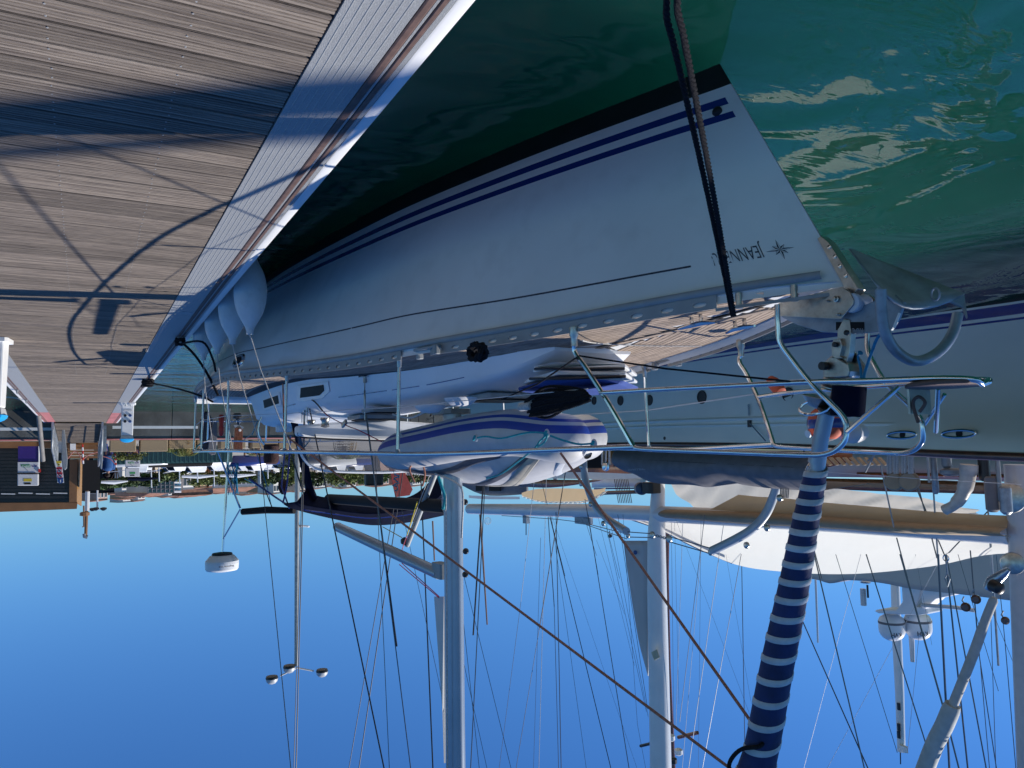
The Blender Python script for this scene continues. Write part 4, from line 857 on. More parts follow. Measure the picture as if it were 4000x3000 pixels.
for u,v in ((1860,1710),(2138,1692),(2322,1732)):
    c=P(u,v,x=-2.635-.62*(u-1500)/760.); MB().lathe(c,[(.035,0),(.033,.006),(.018,.02),(.001,.022)],14,ax=(1,0,.1)).build('rope_patch',dgrey,t,smooth=True)
    pts=[c+V(.015+.01*math.sin(k),.02*math.cos(k*1.1),.02*math.sin(k*1.3)) for k in range(10)]; MB().tube(pts,.008,5).build('knot',rope_t,t,smooth=True)
MB().tube(bez([P(1535,1618,x=-2.689),P(1600,1632,x=-2.722),P(1660,1610,x=-2.771),P(1740,1588,x=-2.856),P(1805,1580,x=-2.929)],4),.010,6).build('lashing_line',rope_w,t,smooth=True)
mb=MB(); a=P(1692,1628,x=-2.787); b_=P(1655,1636,x=-2.758); text_on(mb,'PLASTIMO',a,(b_-a),(0,0,1),.022,.12,shear=.3); mb.build('dinghy_lettering',dshadow,t)
mb=MB(); c=P(1688,1618,x=-2.783); mb.tube([c,c+V(0,.05,.02),c+V(0,.03,-.02),c+V(0,-.02,-.03)],.004,4); mb.build('logo_mark',dshadow,t)
# things under the dinghy bow: white hatch lids and a folded blue canvas
t=thing('deck_hatch','white hatch lids with black seals raised on the foredeck under the dinghy bow','hatch',P(2250,1430,z=1.75))
hy=lambda u,v,x: P(u,v,x=x)
MB().prism([hy(2085,1432,-3.0),hy(2160,1415,-3.0),hy(2440,1418,-3.4),hy(2445,1435,-3.4),hy(2170,1438,-3.0),hy(2080,1455,-3.0)],(-.5,.5,0)).build('hatch_lid',deckwhite,t,bev=.01)
MB().prism([hy(2060,1480,-3.0),hy(2170,1448,-3.0),hy(2445,1452,-3.4),hy(2445,1466,-3.4),hy(2180,1462,-3.0),hy(2040,1500,-3.0)],(-.5,.5,0)).build('hatch_lid',deckwhite,t,bev=.01)
for a_,b__ in (((2090,1432),(2440,1440)),((2070,1470),(2444,1470))): part_tube('seal',bez([hy(a_[0],a_[1]+10,-2.99),hy(2200,a_[1]+9,-3.0),hy(b__[0],b__[1],-3.38)],4),.011,blackp,par=t)
MB().prism([hy(2020,1512,-2.95),hy(2140,1482,-2.98),hy(2300,1480,-3.1),hy(2442,1486,-3.3),hy(2420,1502,-3.3),hy(2300,1520,-3.1),hy(2120,1530,-2.98),hy(2025,1528,-2.95)],(-.45,.4,0)).build('canvas_cover',bluecov,t,bev=.02)
# horseshoe ball fender tied behind the genoa: orange and blue
c=P(3225,1655,x=-3.62); t=thing('buoy_bag','orange and blue canvas bag with a round badge behind the furling drum','bag',c)
rows=[]
for i in range(13):
    a=math.pi*i/12; rows.append([c+V(.05*math.sin(a)*math.cos(b)*1.5,.115*math.sin(a)*math.sin(b),.10*math.cos(a)) for b in [2*math.pi*j/20 for j in range(20)]])
MB().grid(rows,wrap=True,mfun=lambda i,j:1 if 5<=i<=6 else (2 if i<2 else 0)).build('bag_body',[orange,navy,greycov],t,smooth=True)
MB().lathe(c+V(.08,.055,.055),[(.022,0),(.022,.006)],14,ax=(1,.2,.3)).build('badge',whitep,t)
c=P(3328,1690,x=-3.72); t2_=MB(); rows=[]
for i in range(9):
    a=math.pi*i/8; rows.append([c+V(.06*math.sin(a)*math.cos(b),.085*math.sin(a)*math.sin(b)*(1+.2*math.sin(b*5)),.06*math.cos(a)) for b in [2*math.pi*j/18 for j in range(18)]])
t2_.grid(rows,wrap=True); tag(t2_.build('cloth_bundle',greyp,loc=c,smooth=True),'crumpled white canvas bundle beside the orange and blue bag','bundle')
tag(MB().lathe(P(3055,1535,x=-4.15),[(.001,0),(.035,.01),(.045,.05),(.045,.12),(.03,.16),(.001,.17)],12,ax=(-.2,1,-.9)).build('light_float',orange,loc=P(3055,1535,x=-4.15),smooth=True),'small salmon coloured float hooked on the far pulpit rail','float')
# upright grey dinghy at the stern (stowed on edge)
t=thing('kayak','dark and grey canoe shaped board standing on edge at the stern rail','board',P(810,1700,y=15.2))
pl_=[(800,1605),(782,1640),(778,1700),(790,1750),(808,1768),(822,1760),(835,1700),(832,1640),(815,1608)]
MB().prism([P(u,v,y=15.2) for u,v in pl_],(0,.12,0)).build('dark_side',mat('blue black hull paint',(.008,.012,.028),.3),t,bev=.03)
MB().prism([P(u,v,y=15.1) for u,v in [(838,1645),(820,1700),(810,1765),(825,1778),(842,1775),(850,1700),(848,1650)]],(0,.05,0)).build('grey_side',greycov,t,bev=.01)
t=thing('passerelle','brown wooden passerelle board with an oval hole standing at the stern','gangplank',P(920,1720,y=15))
MB().prism([P(u,v,y=15.0) for u,v in [(916,1670),(948,1670),(948,1762),(912,1762)]],(0,.04,0)).build('board',varn,t,bev=.008)
MB().lathe(P(937,1680,y=14.98),[(.02,0),(.026,.005),(.02,.012)],12,ax=(0,-1,0)).build('hole_ring',whitep,t)
t=thing('outboard_bracket','black folding outboard clamped on the stern rail','outboard',P(920,1640,y=14.8))
MB().box(P(925,1625,y=14.8),(.14,.2,.1),bev=.03).build('cowl',blackp,t,bev=.02)
MB().tube([P(925,1625,y=14.8),P(935,1660,y=14.8)],.03,8).build('shaft',blackp,t,smooth=True)
b=MB()
for k in range(3): b.prism([P(935,1660,y=14.75)+V(0,0,0),P(935,1660,y=14.75)+V(.1*math.cos(k*2.1),0,.1*math.sin(k*2.1)),P(935,1660,y=14.75)+V(.09*math.cos(k*2.1+.6),0,.09*math.sin(k*2.1+.6))],(0,.01,0))
b.build('propeller',galv,t)
tag(MB().tube([P(908+22*math.sin(i*1.3),1870+(55 if i%2 else -55)+8*math.sin(i*2.7),y=13.7)+V(0,.04*math.cos(i*2.4),0) for i in range(22)],.011,5).build('rope_coil',rope_b,loc=P(898,1815,y=13.7),smooth=True),'bright blue rope coil hanging on the radar strut at the stern','rope')
for i,(pts,r_,m_,lb) in enumerate((
 (((1000,1765),(1040,1890),(1062,1985)),.007,rope_b,'blue line led down from the bimini corner to the stern rail'),
 (((985,1700),(1000,1660),(1012,1640)),.008,rope_t,'short turquoise line at the stern rail'),
 (((868,1668),(900,1655),(930,1640),(975,1628)),.007,rope_w,'white line curving across the stern rail'),
 (((950,1720),(985,1690),(1000,1650)),.008,rope_w,'white rope crossing beside the wooden passerelle'),
 (((1030,1745),(1050,1770),(1075,1765),(1100,1750)),.009,rope_bk,'dark line looped on the rail beside the brown canvas roll'),
 (((955,1870),(1010,1900),(1085,1950)),.006,rope_b,'thin blue line under the bimini frame'),
 (((1250,1690),(1300,1700),(1345,1712),(1400,1706)),.008,rope_bk,'dark sheet lying along the cockpit coaming'),
 (((1560,1690),(1600,1745),(1585,1800)),.008,rope_w,'white sheet hanging beside the mast foot'),
 (((1620,1885),(1600,1830),(1640,1800),(1660,1850),(1650,1900)),.010,rope_r,'rust coloured rope loop beside the rigid vang'),
 (((1712,1860),(1725,1900),(1738,1945),(1730,1990)),.016,rope_t,'dark turquoise rope hank against the mast'))):
    tag(MB().tube(bez([P(u,v,y=(13.4 if u<1130 else 10.4 if u<1540 else 7.3)) for u,v in pts],5),r_*(1 if u>1130 else 1.2),6).build('rope',m_,loc=P(pts[0][0],pts[0][1],y=(13.4 if pts[0][0]<1130 else 10.4 if pts[0][0]<1540 else 7.3)),smooth=True),lb,'rope')
for i,(u,v) in enumerate(((1215,1640),(1270,1632))):
    MB().lathe(P(u,v,x=-2.75),[(.06,0),(.065,.02),(.045,.05),(.05,.10),(.06,.115),(.02,.13)],16).build('winch',inoxd,boat,smooth=True)
# brown cushion roll by the sprayhood
tag(MB().lathe(P(1060,1735,y=11.2),[(.09,0),(.11,.03),(.1,.1),(.11,.2),(.1,.26),(.07,.28)],14).build('canvas_roll',mat('dark brown canvas',(.04,.012,.01),.8,bump=.8,bscale=30),loc=P(1060,1735,y=11.2),smooth=True),'dark brown rolled canvas bag at the aft end of the coachroof','bag')
# boat name plates etc on far side not visible
# ================================================================ THE LARGE YACHT BEHIND
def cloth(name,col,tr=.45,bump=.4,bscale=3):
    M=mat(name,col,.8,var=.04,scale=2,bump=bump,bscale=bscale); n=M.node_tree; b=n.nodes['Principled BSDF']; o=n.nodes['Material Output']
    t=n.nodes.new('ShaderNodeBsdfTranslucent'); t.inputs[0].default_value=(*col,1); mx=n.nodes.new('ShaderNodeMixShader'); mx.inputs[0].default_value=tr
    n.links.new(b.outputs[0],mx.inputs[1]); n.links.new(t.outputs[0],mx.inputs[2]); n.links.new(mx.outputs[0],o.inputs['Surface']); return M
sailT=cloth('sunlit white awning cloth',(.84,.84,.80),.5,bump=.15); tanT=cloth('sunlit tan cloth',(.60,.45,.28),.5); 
def sheet(name,top,bot,x,m,par,x2=None,wav=.0,n=40,rows=6,th=.01,fr=2.1,y=None,bulge=0):
    x2=x if x2 is None else x2
    f=(lambda u,v,xx:P(u,v,x=xx)) if y is None else (lambda u,v,xx:P(u,v,y=y))
    a=resample(bez([f(u,v,x) for u,v in top],4),n); b=resample(bez([f(u,v,x2) for u,v in bot],4),n); g=[]
    for r in range(rows+1):
        q=r/rows; g.append([a[i].lerp(b[i],q)+V(wav*math.sin(i*fr+r*.9)*math.sin(i*.37*fr)+bulge*4*q*(1-q),0,0) for i in range(n+1)])
    return MB().grid(g).build(name,m,par,smooth=True,solid=0 if 'cloth' in m.name else th,auto=70)
yr=thing('large_yacht','large white yacht hull with navy waterline band and dark round portholes behind the sailboat','yacht',(-13.4,12,0))
NX=-13.4
def ny(y,z): # half section: x of the near side
    fl=herm([-14,-6,0,5,9,14,24,36],[-3.4,-.6,.55,.75,.45,.15,.05,-.5],y); k=max(0,z/2.4)
    kk=herm([4,6.9,9.3,12,15],[1,.97,.80,.62,.6],y); f2=herm([-5,5,7,9.3,12.5],[.8,.8,.75,.45,0],y)
    return NX-herm([-14,-6,0,6,12,36],[4.5,3.0,1.2,.0,.0,1.2],y)*(1-k*.5) + fl*k*k*.5 + f2*min(1,k/kk)**3.5
def capz(y): return herm([-12,0,6.9,12.3,18.8,30],[3.3,2.85,2.57,2.325,2.17,2.12],y)
mb=MB(); Yn=[-13+i*.8 for i in range(55)]
def pinz(y,k): b0=herm([-13,6.8,12.2,20,32],[.75,.31,.13,.06,.05],y); return b0+(-.26,-.22,-.045,0,.012,.05)[k]
def rowsn():
    R=[]; lv=['b']
    def row(f): return [V(ny(y,f(y)),y,f(y)) for y in Yn]
    R.append(row(lambda y:-.3))
    for k in range(6): R.append(row(lambda y,k=k:pinz(y,k)+(.0 if k>2 else 0)))
    for q in (.15,.3,.45,.6,.72,.84,.93,.985): R.append(row(lambda y,q=q:pinz(y,5)+(capz(y)-pinz(y,5))*q))
    return R
Rn=rowsn()
mb.grid(Rn,mfun=lambda i,j:{0:2,1:0,2:1,3:0,4:0,5:1}.get(i,0) if i<6 else 0); 
mb.add([Rn[i][-1] for i in range(len(Rn))]+[Rn[i][-1]+V(-4.5,1,0) for i in range(len(Rn))],[(i,i+1,len(Rn)+i+1,len(Rn)+i) for i in range(len(Rn)-1)])
nhull=mat('yacht white topsides',(.72,.75,.66),.22,var=.05,scale=.35,coat=.5,dirt=.05)
mb.build('hull',[nhull,navy,antif],yr,smooth=True,auto=50)
mb=MB(); mb.grid([[V(ny(y,2.4)-.02,y,capz(y)-.14) for y in Yn],[V(ny(y,2.4)-5.6,y,capz(y)-.05) for y in Yn]]); mb.build('deck',teak,yr)
part_tube('cap_rail',[V(ny(y,capz(y))-.02,y,capz(y)) for y in Yn],.07,darkvarn,par=yr,n=10)
part_tube('rubbing_strake',[V(ny(y,capz(y)*.72)+.0,y,capz(y)-.62) for y in Yn],.045,nhull,par=yr,n=8)
part_tube('rubbing_strake',[V(ny(y,capz(y)*.77)+.0,y,capz(y)-.48) for y in Yn],.035,nhull,par=yr,n=8)
for u,v,r in ((2300,1565,.12),(2408,1565,.135),(2525,1563,.14),(2735,1551,.16),(3083,1541,.15),(2200,1572,.11)):
    p=P(u,v,x=NX+.06); p.x=ny(p.y,p.z); o=MB().lathe(p-V(.02,0,0),[(r*1.0,0),(r*1.06,.03),(r*1.0,.045),(r*.9,.045),(r*.88,.03),(.001,.03)],24,ax=(1,0,0)).build('porthole',blackp,yr,smooth=True,auto=25)
p=P(2598,1712,x=NX); p.x=ny(p.y,p.z); MB().lathe(p,[(.045,0),(.045,.01),(.001,.01)],12,ax=(1,0,0)).build('drain_hole',blackp,yr)
for u,v in ((3590,1699),(3830,1694)):
    p=P(u,v,x=NX+.3); p.x=ny(p.y,p.z)+.02; b=[p+V(0,.28*math.cos(a),.06*math.sin(a)) for a in [i/18*2*math.pi for i in range(18)]]
    part_tube('hawse_hole',b,.025,inox,par=yr,closed=True); MB().lathe(p-V(.02,0,0),[(.055,0),(.055,.01),(.001,.012)],14,ax=(1,0,0)).build('hawse_shadow',dshadow,yr)  # dark disc painted as the shade inside the hawse
p=P(2928,1618,x=NX+.05); p.x=ny(p.y,p.z)+.03
for k in range(5): part_tube('chain_link',[p+V(0,.02*math.cos(a),-.05*k+.03*math.sin(a)) for a in [i/8*2*math.pi for i in range(8)]],.008,galv,par=yr,closed=True,n=5)
MB().box(p+V(0,0,.22),(.05,.12,.16),bev=.02).build('padlock',blackp,yr,bev=.01)
part_tube('chain_line',[p+V(0,0,.2),P(2990,1722,x=NX+.3)],.015,galv,par=yr)
# guard rails of the yacht and their stanchions (seen over the cap rail)
for u,v1 in ((2505,1800),(2780,1820),(3140,1855),(3620,1885),(3895,1885)):
    a=P(u,1745,x=-13.6); MB().tube([V(a.x,a.y,capz(a.y)),V(a.x,a.y,P(u,v1,x=-13.6).z)],.022,8).build('stanchion',alu,yr,smooth=True)
part_tube('guard_wire',[P(2370,1792,x=-13.6),P(2780,1812,x=-13.6),P(3140,1838,x=-13.6),P(3620,1872,x=-13.6),P(3990,1892,x=-13.6)],.006,wirew,par=yr,n=5)
for (a_,b__) in (((3090,1790),(3065,1835)),((3390,1800),(3420,1770)),((3115,1850),(3075,1785)),((3380,1845),(3415,1775))): part_tube('rail_brace',[P(*a_,x=-13.7),P(*b__,x=-13.7)],.018,alu,par=yr)
# davits
davA=thing('boat_davit','pale grey curved davit hanging its chain beside the thick white mast','davit',P(2290,1800,x=-13.9),'curved davits of the large yacht')
part_tube('arm',bez([P(2280,1795,x=-13.9),P(2284,1860,x=-13.9),P(2300,1920,x=-13.9),P(2325,1975,x=-13.9),P(2370,2025,x=-13.7),P(2420,2058,x=-13.4),P(2447,2075,x=-13.2)],5),[.11+.0*i for i in range(31)],davitm,par=davA,n=16)
davB=thing('boat_davit','pale grey curved davit between the covered tender and the striped headsail','davit',P(3020,1850,x=-13.9),'curved davits of the large yacht')
part_tube('arm',bez([P(3040,1832,x=-13.9),P(3036,1890,x=-13.9),P(3020,1945,x=-13.9),P(2990,2010,x=-13.8),P(2940,2065,x=-13.6),P(2870,2108,x=-13.4),P(2780,2152,x=-13.2)],5),[.105]*31,davitm,par=davB,n=16)
for dv,pts in ((davA,((2268,1822),(2268,1890),(2305,1970),(2355,2045),(2452,2092))),(davB,((3048,1865),(3045,1945),(2995,2062),(2915,2130),(2775,2158)))):
    for u,v in pts: MB().lathe(P(u,v,x=-13.6)-V(.05,0,0),[(.05,0),(.08,.02),(.08,.06),(.05,.08)],12,ax=(1,0,0)).build('sheave',inoxd,dv,smooth=True)
for k in range(6): part_tube('fall',[P(3055+k*7,1780,x=-13.7),P(3048+k*6,1945,x=-13.7)],.014,greycov,par=davB,n=5)
for i,(a_,b__) in enumerate((((2452,2078),(2550,2085)),((2460,2098),(2550,2100)),((2620,2098),(2770,2140)),((2620,2118),(2765,2160)))): part_tube('tackle_line',[P(*a_,x=-13.2),P(*b__,x=-13.2)],.014,wire,par=davB if i>1 else davA,n=5)
for k in range(7):
    c=P(2562+k*6.5,2092+k*1.8,x=-13.2); part_tube('chain_link',[c+V(0,.05*math.cos(a),.03*math.sin(a)*(1 if k%2 else .3)) for a in [i/8*2*math.pi for i in range(8)]],.012,galv,par=davA,n=5,closed=True)
for u,v in ((2552,2090),(2618,2105)): MB().lathe(P(u,v,x=-13.25),[(.05,0),(.1,.02),(.1,.05),(.05,.07)],12,ax=(1,0,0)).build('block',inoxd,davA,smooth=True)
# covered tender between the davits
td=thing('covered_tender','boat under a grey canvas cover slung between the two davits','boat',P(2780,1830,x=-13.5))
up_=[(2395,1782),(2425,1832),(2480,1852),(2530,1878),(2600,1890),(2700,1893),(2765,1902),(2810,1892),(2866,1884),(2900,1892),(3000,1905),(3100,1912),(3200,1918)]
lw=[(2398,1770),(2405,1758),(2450,1752),(2520,1752),(2600,1752),(2700,1754),(2760,1755),(2820,1757),(2866,1758),(2920,1760),(3000,1762),(3100,1764),(3200,1766)]
A=resample(bez([P(u,v,x=-13.75) for u,v in up_],5),48); B=resample(bez([P(u,v,x=-13.55) for u,v in lw],5),48); g=[]
for r in range(11):
    q=r/10; g.append([A[i].lerp(B[i],q)+V(.45*math.sin(math.pi*q)*min(1,i/4)+.02*math.sin(i*1.7+q*6)*q,0,0) for i in range(49)])
g+= [[A[i]+V(-1.6,0,-.1) for i in range(49)]][::-1]
mb=MB(); mb.grid([g[-1]]+g[:-1]); mb.build('canvas_cover',greycov,td,smooth=True,solid=.02)
mb=MB(); a=P(2520,1829,x=-13.22); b_=P(2452,1832,x=-13.22); text_on(mb,'WILLIAMS',a,(b_-a),(0,0,1),.05,(b_-a).length); mb.build('cover_lettering',printl,td)
part_tube('cover_rope',[P(2430,1790,x=-13.25),P(2700,1806,x=-13.2),P(3150,1828,x=-13.2)],.006,blackp,par=td,n=5)
# masts, booms, sails
hs_=thing('furled_headsail','thick furled headsail of the large yacht, outside the photo border, whose shadow bands the pontoon','sail',(-15,-5.7,2.3))
part_tube('furled_cloth',[(-15,-5.9,2.4),(-15,-2,9.9),(-15,.25,14.4),(-15,4.3,22.4)],[.1,.19,.19,.1],sailw,par=hs_,n=14)
part_tube('inner_stay',[(-15,-5.3,2.6),(-15,.58,14.2),(-15,4.7,22.4)],[.05,.085,.05],sailw,par=hs_,n=10)
yr2=thing('yacht_mast','thick white aft mast with a furled white sail beside the grey davit','mast',P(2558,1900,x=-16))
a=P(2570,1885,x=-16); b_=P(2556,2040,x=-16); 
def mastpx(pl,w,x,m,par,n=20): # list of (u,v) centreline with pixel widths
    pts=[P(u,v,x=x) for u,v in pl]; r=[]
    for (u,v),wd,p in zip(pl,w,pts):
        q=P(u+wd,v,x=x); d=(Vector(p)-V(0,0,CH)); r.append(wd/3000*abs(d.dot(Vector(-Mc[:,2])))/2)
    return MB().tube(pts,r,n).build('mast',m,par,smooth=True)
mastpx([(2572,1885),(2564,2100),(2566,2300),(2575,2700),(2582,3050)],[50,70,76,80,84],-16,mastwhite,yr2)
sheet('sail_luff',[(2436,2112),(2455,2250),(2478,2400),(2500,2520),(2528,2625)],[(2530,2112),(2530,2250),(2530,2400),(2531,2520),(2532,2640)],-15.9,mat('grey white dacron',(.50,.50,.51),.7,var=.05,scale=.8,bump=.3,bscale=1.5),yr2,th=.03,n=20,rows=3)
MB().lathe(P(2490,1908,x=-15.5)-V(.1,0,0),[(.08,0),(.2,.04),(.2,.3),(.08,.34)],18,ax=(.5,-1,0)).build('furler_wheel',mat('blue grey drum',(.06,.10,.16),.4,.5),yr2,smooth=True)
MB().box(P(2545,1905,x=-15.6),(.5,.5,.35),bev=.1).build('furler_housing',blackp,yr2,bev=.03)
p=P(2482,2158,x=-15.8); MB().lathe(p,[(.07,0),(.07,.01),(.001,.01)],20,ax=(1,-.4,0)).build('class_badge',bluep,yr2)
MB().box(P(2561,2558,x=-15.55),(.02,.3,.25),rx=.5).build('paper_patch',mat('yellowed patch',(.5,.48,.36),.7),yr2)
for u,v in ((2620,2870),(2605,2910),(2650,2925),(2628,2960)):
    MB().lathe(P(u,v,x=-17.5),[(.10,0),(.14,.03),(.14,.16),(.08,.2)],14).build('spreader_light',deckwhite if v in(2870,2925) else blackp,yr2,smooth=True)
part_tube('spreader',[P(2502,2914,x=-17),P(2540,2905,x=-17)],.05,blackp,par=yr2); part_tube('spreader',[P(2650,2880,x=-17.5),P(2725,2862,x=-17.5)],.06,varn,par=yr2)
wm=thing('wooden_mast','varnished wooden mast just behind the thick white mast','mast',P(2615,2000,x=-19))
mastpx([(2608,1980),(2605,2250),(2612,2600),(2632,3050)],[15,16,17,19],-19,varn,wm)
fm=thing('fore_mast','tall pale mast cut by the photo border beside the slanting staysail','mast',P(3985,1900,x=-16))
mastpx([(3975,1815),(3985,2100),(3990,2400),(4012,3050)],[96,84,72,66],-16,mat('pale grey mast paint',(.52,.51,.52),.35,var=.04,coat=.2),fm)
for u,v,r in ((3940,1945,.28),(3955,2200,.2)): MB().lathe(P(u,v,x=-15.5),[(r*.4,-.05),(r,0),(r*1.05,.03),(r,.08),(r*.4,.12)],24,ax=(1,-.6,0)).build('winch_drum',inoxd,fm,smooth=True)
bm=thing('yacht_boom','long pale grey boom reaching across from the fore mast of the large yacht','boom',P(2600,2000,x=-16))
part_tube('boom',[P(1835,1988,x=-16),P(2300,1996,x=-16),P(2800,2018,x=-16),P(3300,2042,x=-16),P(3950,2085,x=-16)],[.24,.25,.25,.24,.22],mastwhite,par=bm,n=18)
MB().box(P(2280,2034,x=-16),(.2,1.0,.25),bev=.05).build('boom_bracket',galv,bm,bev=.02); MB().box(P(2055,2030,x=-16),(.15,.3,.3)).build('boom_bracket',galv,bm)
part_tube('boom_light',[P(2055,2035,x=-16),P(2055,2090,x=-16)],.02,blackp,par=bm)
part_tube('boom_line',[P(1960,2014,x=-15.7),P(2170,2028,x=-15.7),P(2270,2040,x=-15.7),P(2445,2085,x=-13.4)],.014,wire,par=bm,n=5)
part_tube('boom_line',[P(2290,2050,x=-15.7),P(2448,2105,x=-13.4)],.014,wire,par=bm,n=5)
aw=thing('white_awning','big sunlit white sail cover sagging below the tan cover','awning',P(3300,2150,x=-16.6))
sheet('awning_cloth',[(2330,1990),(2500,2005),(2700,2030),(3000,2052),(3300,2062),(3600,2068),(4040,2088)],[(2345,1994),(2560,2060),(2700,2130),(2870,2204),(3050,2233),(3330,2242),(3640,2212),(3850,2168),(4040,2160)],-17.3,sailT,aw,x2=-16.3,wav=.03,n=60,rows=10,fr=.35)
sheet('hem_shade',[(2345,1992),(2560,2052),(2700,2118),(2850,2185)],[(2350,1998),(2560,2064),(2700,2134),(2860,2203)],-16.6,mat('blue hem shade',(.10,.14,.28),.7),aw,n=16,rows=1)  # bluish strip paints the shade along the awning hem
tc_=thing('tan_cover','tan canvas boom cover with its sunlit lower skirt above the white sail','boom cover',P(3300,1990,x=-15.6))
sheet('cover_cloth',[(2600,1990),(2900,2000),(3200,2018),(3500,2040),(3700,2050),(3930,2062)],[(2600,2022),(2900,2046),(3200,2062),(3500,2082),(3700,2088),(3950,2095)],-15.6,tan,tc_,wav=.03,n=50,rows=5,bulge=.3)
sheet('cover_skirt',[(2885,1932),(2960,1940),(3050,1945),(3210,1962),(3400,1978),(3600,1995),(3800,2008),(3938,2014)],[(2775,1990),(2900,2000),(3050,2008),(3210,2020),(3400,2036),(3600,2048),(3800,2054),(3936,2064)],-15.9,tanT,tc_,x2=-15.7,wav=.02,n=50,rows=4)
sw=thing('white_sail','white sail with folds stowed below the tan boom cover','sail',P(3400,1940,x=-17))
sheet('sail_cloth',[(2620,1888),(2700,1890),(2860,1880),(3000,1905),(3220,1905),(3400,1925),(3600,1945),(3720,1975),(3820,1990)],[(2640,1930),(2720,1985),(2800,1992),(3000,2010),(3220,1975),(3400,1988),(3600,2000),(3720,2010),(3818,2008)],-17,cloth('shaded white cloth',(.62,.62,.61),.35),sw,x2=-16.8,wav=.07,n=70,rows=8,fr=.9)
wy=thing('wooden_yacht','varnished wooden yacht with white deckhouse behind the cap rail','yacht',P(3500,1850,x=-22))
sheet('hull_side',[(3220,1868),(3400,1872),(3700,1878),(4050,1892)],[(3220,1900),(3300,1912),(3500,1920),(3700,1925),(4050,1935)],-24,varn,wy,n=30,rows=3,th=.3)
sheet('deckhouse',[(3150,1770),(3500,1775),(4050,1795)],[(3150,1862),(3500,1866),(4050,1885)],-25,mat('lilac white paint',(.50,.48,.52),.5,var=.06,scale=.3),wy,n=20,rows=2,th=.5)
part_tube('deckhouse_trim',[P(3350,1850,x=-24.5),P(4050,1862,x=-24.5)],.06,varn,par=wy)
for k in range(13):
    a=P(3100+k*27,1788,x=-18); b_=P(3128+k*27,1818,x=-18); MB().prism([a,P(3108+k*27,1786,x=-18),P(3136+k*27,1816,x=-18),b_],(-.1,0,0)).build('grating_slat',tan,wy)
sheet('wheelhouse_panel',[(3100,1768),(3230,1768),(3330,1768)],[(3100,1800),(3200,1830),(3330,1800)],-18.6,varn,wy,n=8,rows=1)
for u in (3488,3545):
    t=thing('wooden_block','pale wooden rigging block with tan cheeks hanging from the shrouds'+(' nearer the striped headsail' if u<3500 else ' farther from the striped headsail'),'pulley block',P(u,1860,x=-14.5),'pale wooden blocks on the shrouds')
    MB().lathe(P(u,1880,x=-14.5)-V(.1,0,0),[(.16,0),(.19,.05),(.19,.2),(.16,.25)],18,ax=(.9,-.4,0)).build('cheek',tan,t,smooth=True)
    for dx in (-18,-8,8,18): part_tube('strop',[P(u+dx,1772,x=-14.4),P(u+dx,1850,x=-14.4)],.035,rope_w,par=t,n=6)
for u,v0,v1,r in ((3645,1770,1930,.06),(3695,1775,1830,.09),(3715,1830,1860,.2),(3840,1780,1880,.1),(3895,1785,1960,.04),(3870,1860,2000,.12),(3925,1900,2010,.1)):
    tag(MB().lathe(P(u,v0,x=-14.8),[(r*.7,0),(r,.03),(r,abs(P(u,v1,x=-14.8).z-P(u,v0,x=-14.8).z)-.05),(r*.5,abs(P(u,v1,x=-14.8).z-P(u,v0,x=-14.8).z))],12).build('deck_fitting',[blackp,galv,greycov,alu][int(u)%4],loc=P(u,v0,x=-14.8),smooth=True),{3645:'slim dark fitting among the shroud ends, farthest from the fore mast',3695:'short grey drum fitting on the cap rail by the cream davit',3715:'wide black drum on the varnished hull by the cream davit',3840:'grey fitting between the cream davit and the fore mast',3895:'slim pale post beside the fore mast winch',3870:'brown grey sleeve hanging below the fore mast winch',3925:'grey sleeve touching the fore mast'}[u],'deck fitting','deck fittings near the fore mast')
sr=thing('small_davit','small cream curved davit in front of the varnished hull near the fore mast','davit',P(3780,1850,x=-14.6))
part_tube('arm',bez([P(3785,1815,x=-14.6),P(3782,1850,x=-14.6),P(3765,1920,x=-14.6),P(3730,1970,x=-14.6),P(3690,1992,x=-14.6)],5),[.16]*5+[.14]*5+[.12]*5+[.1]*6,mat('cream paint',(.55,.50,.43),.4,coat=.2),par=sr,n=12)
# inner forestay with furled sail and its drum
sf=thing('furled_staysail','grey white furled staysail slanting beside the fore mast with a chrome drum','sail',P(3870,2290,x=-15))
part_tube('furled_cloth',bez([P(3885,2335,x=-15),P(3850,2420,x=-15),P(3800,2560,x=-15),P(3720,2760,x=-15)],5),[.05]+[.08]*6+[.09]*9,mat('weathered grey sail cover',(.45,.44,.42),.75,var=.08,bump=.6,bscale=9),par=sf,n=14)
part_tube('furled_cloth',bez([P(3722,2752,x=-15),P(3690,2830,x=-15),P(3650,2910,x=-15),P(3600,3040,x=-15)],5),[.14,.155]+[.165]*14,mat('pale green grey cover',(.42,.45,.45),.75,var=.08,bump=.6,bscale=7),par=sf,n=14)
part_tube('drum',[P(3940,2225,x=-15),P(3922,2240,x=-15),P(3880,2270,x=-15),P(3862,2300,x=-15)],[.04,.08,.12,.10],mat('blue chrome drum',(.30,.38,.48),.25,.7),par=sf,n=16)
MB().lathe(P(3875,2285,x=-14.9),[(.06,0),(.12,.02),(.11,.2),(.06,.24)],14,ax=(.4,-1,.2)).build('drum_hub',blackp,sf,smooth=True)
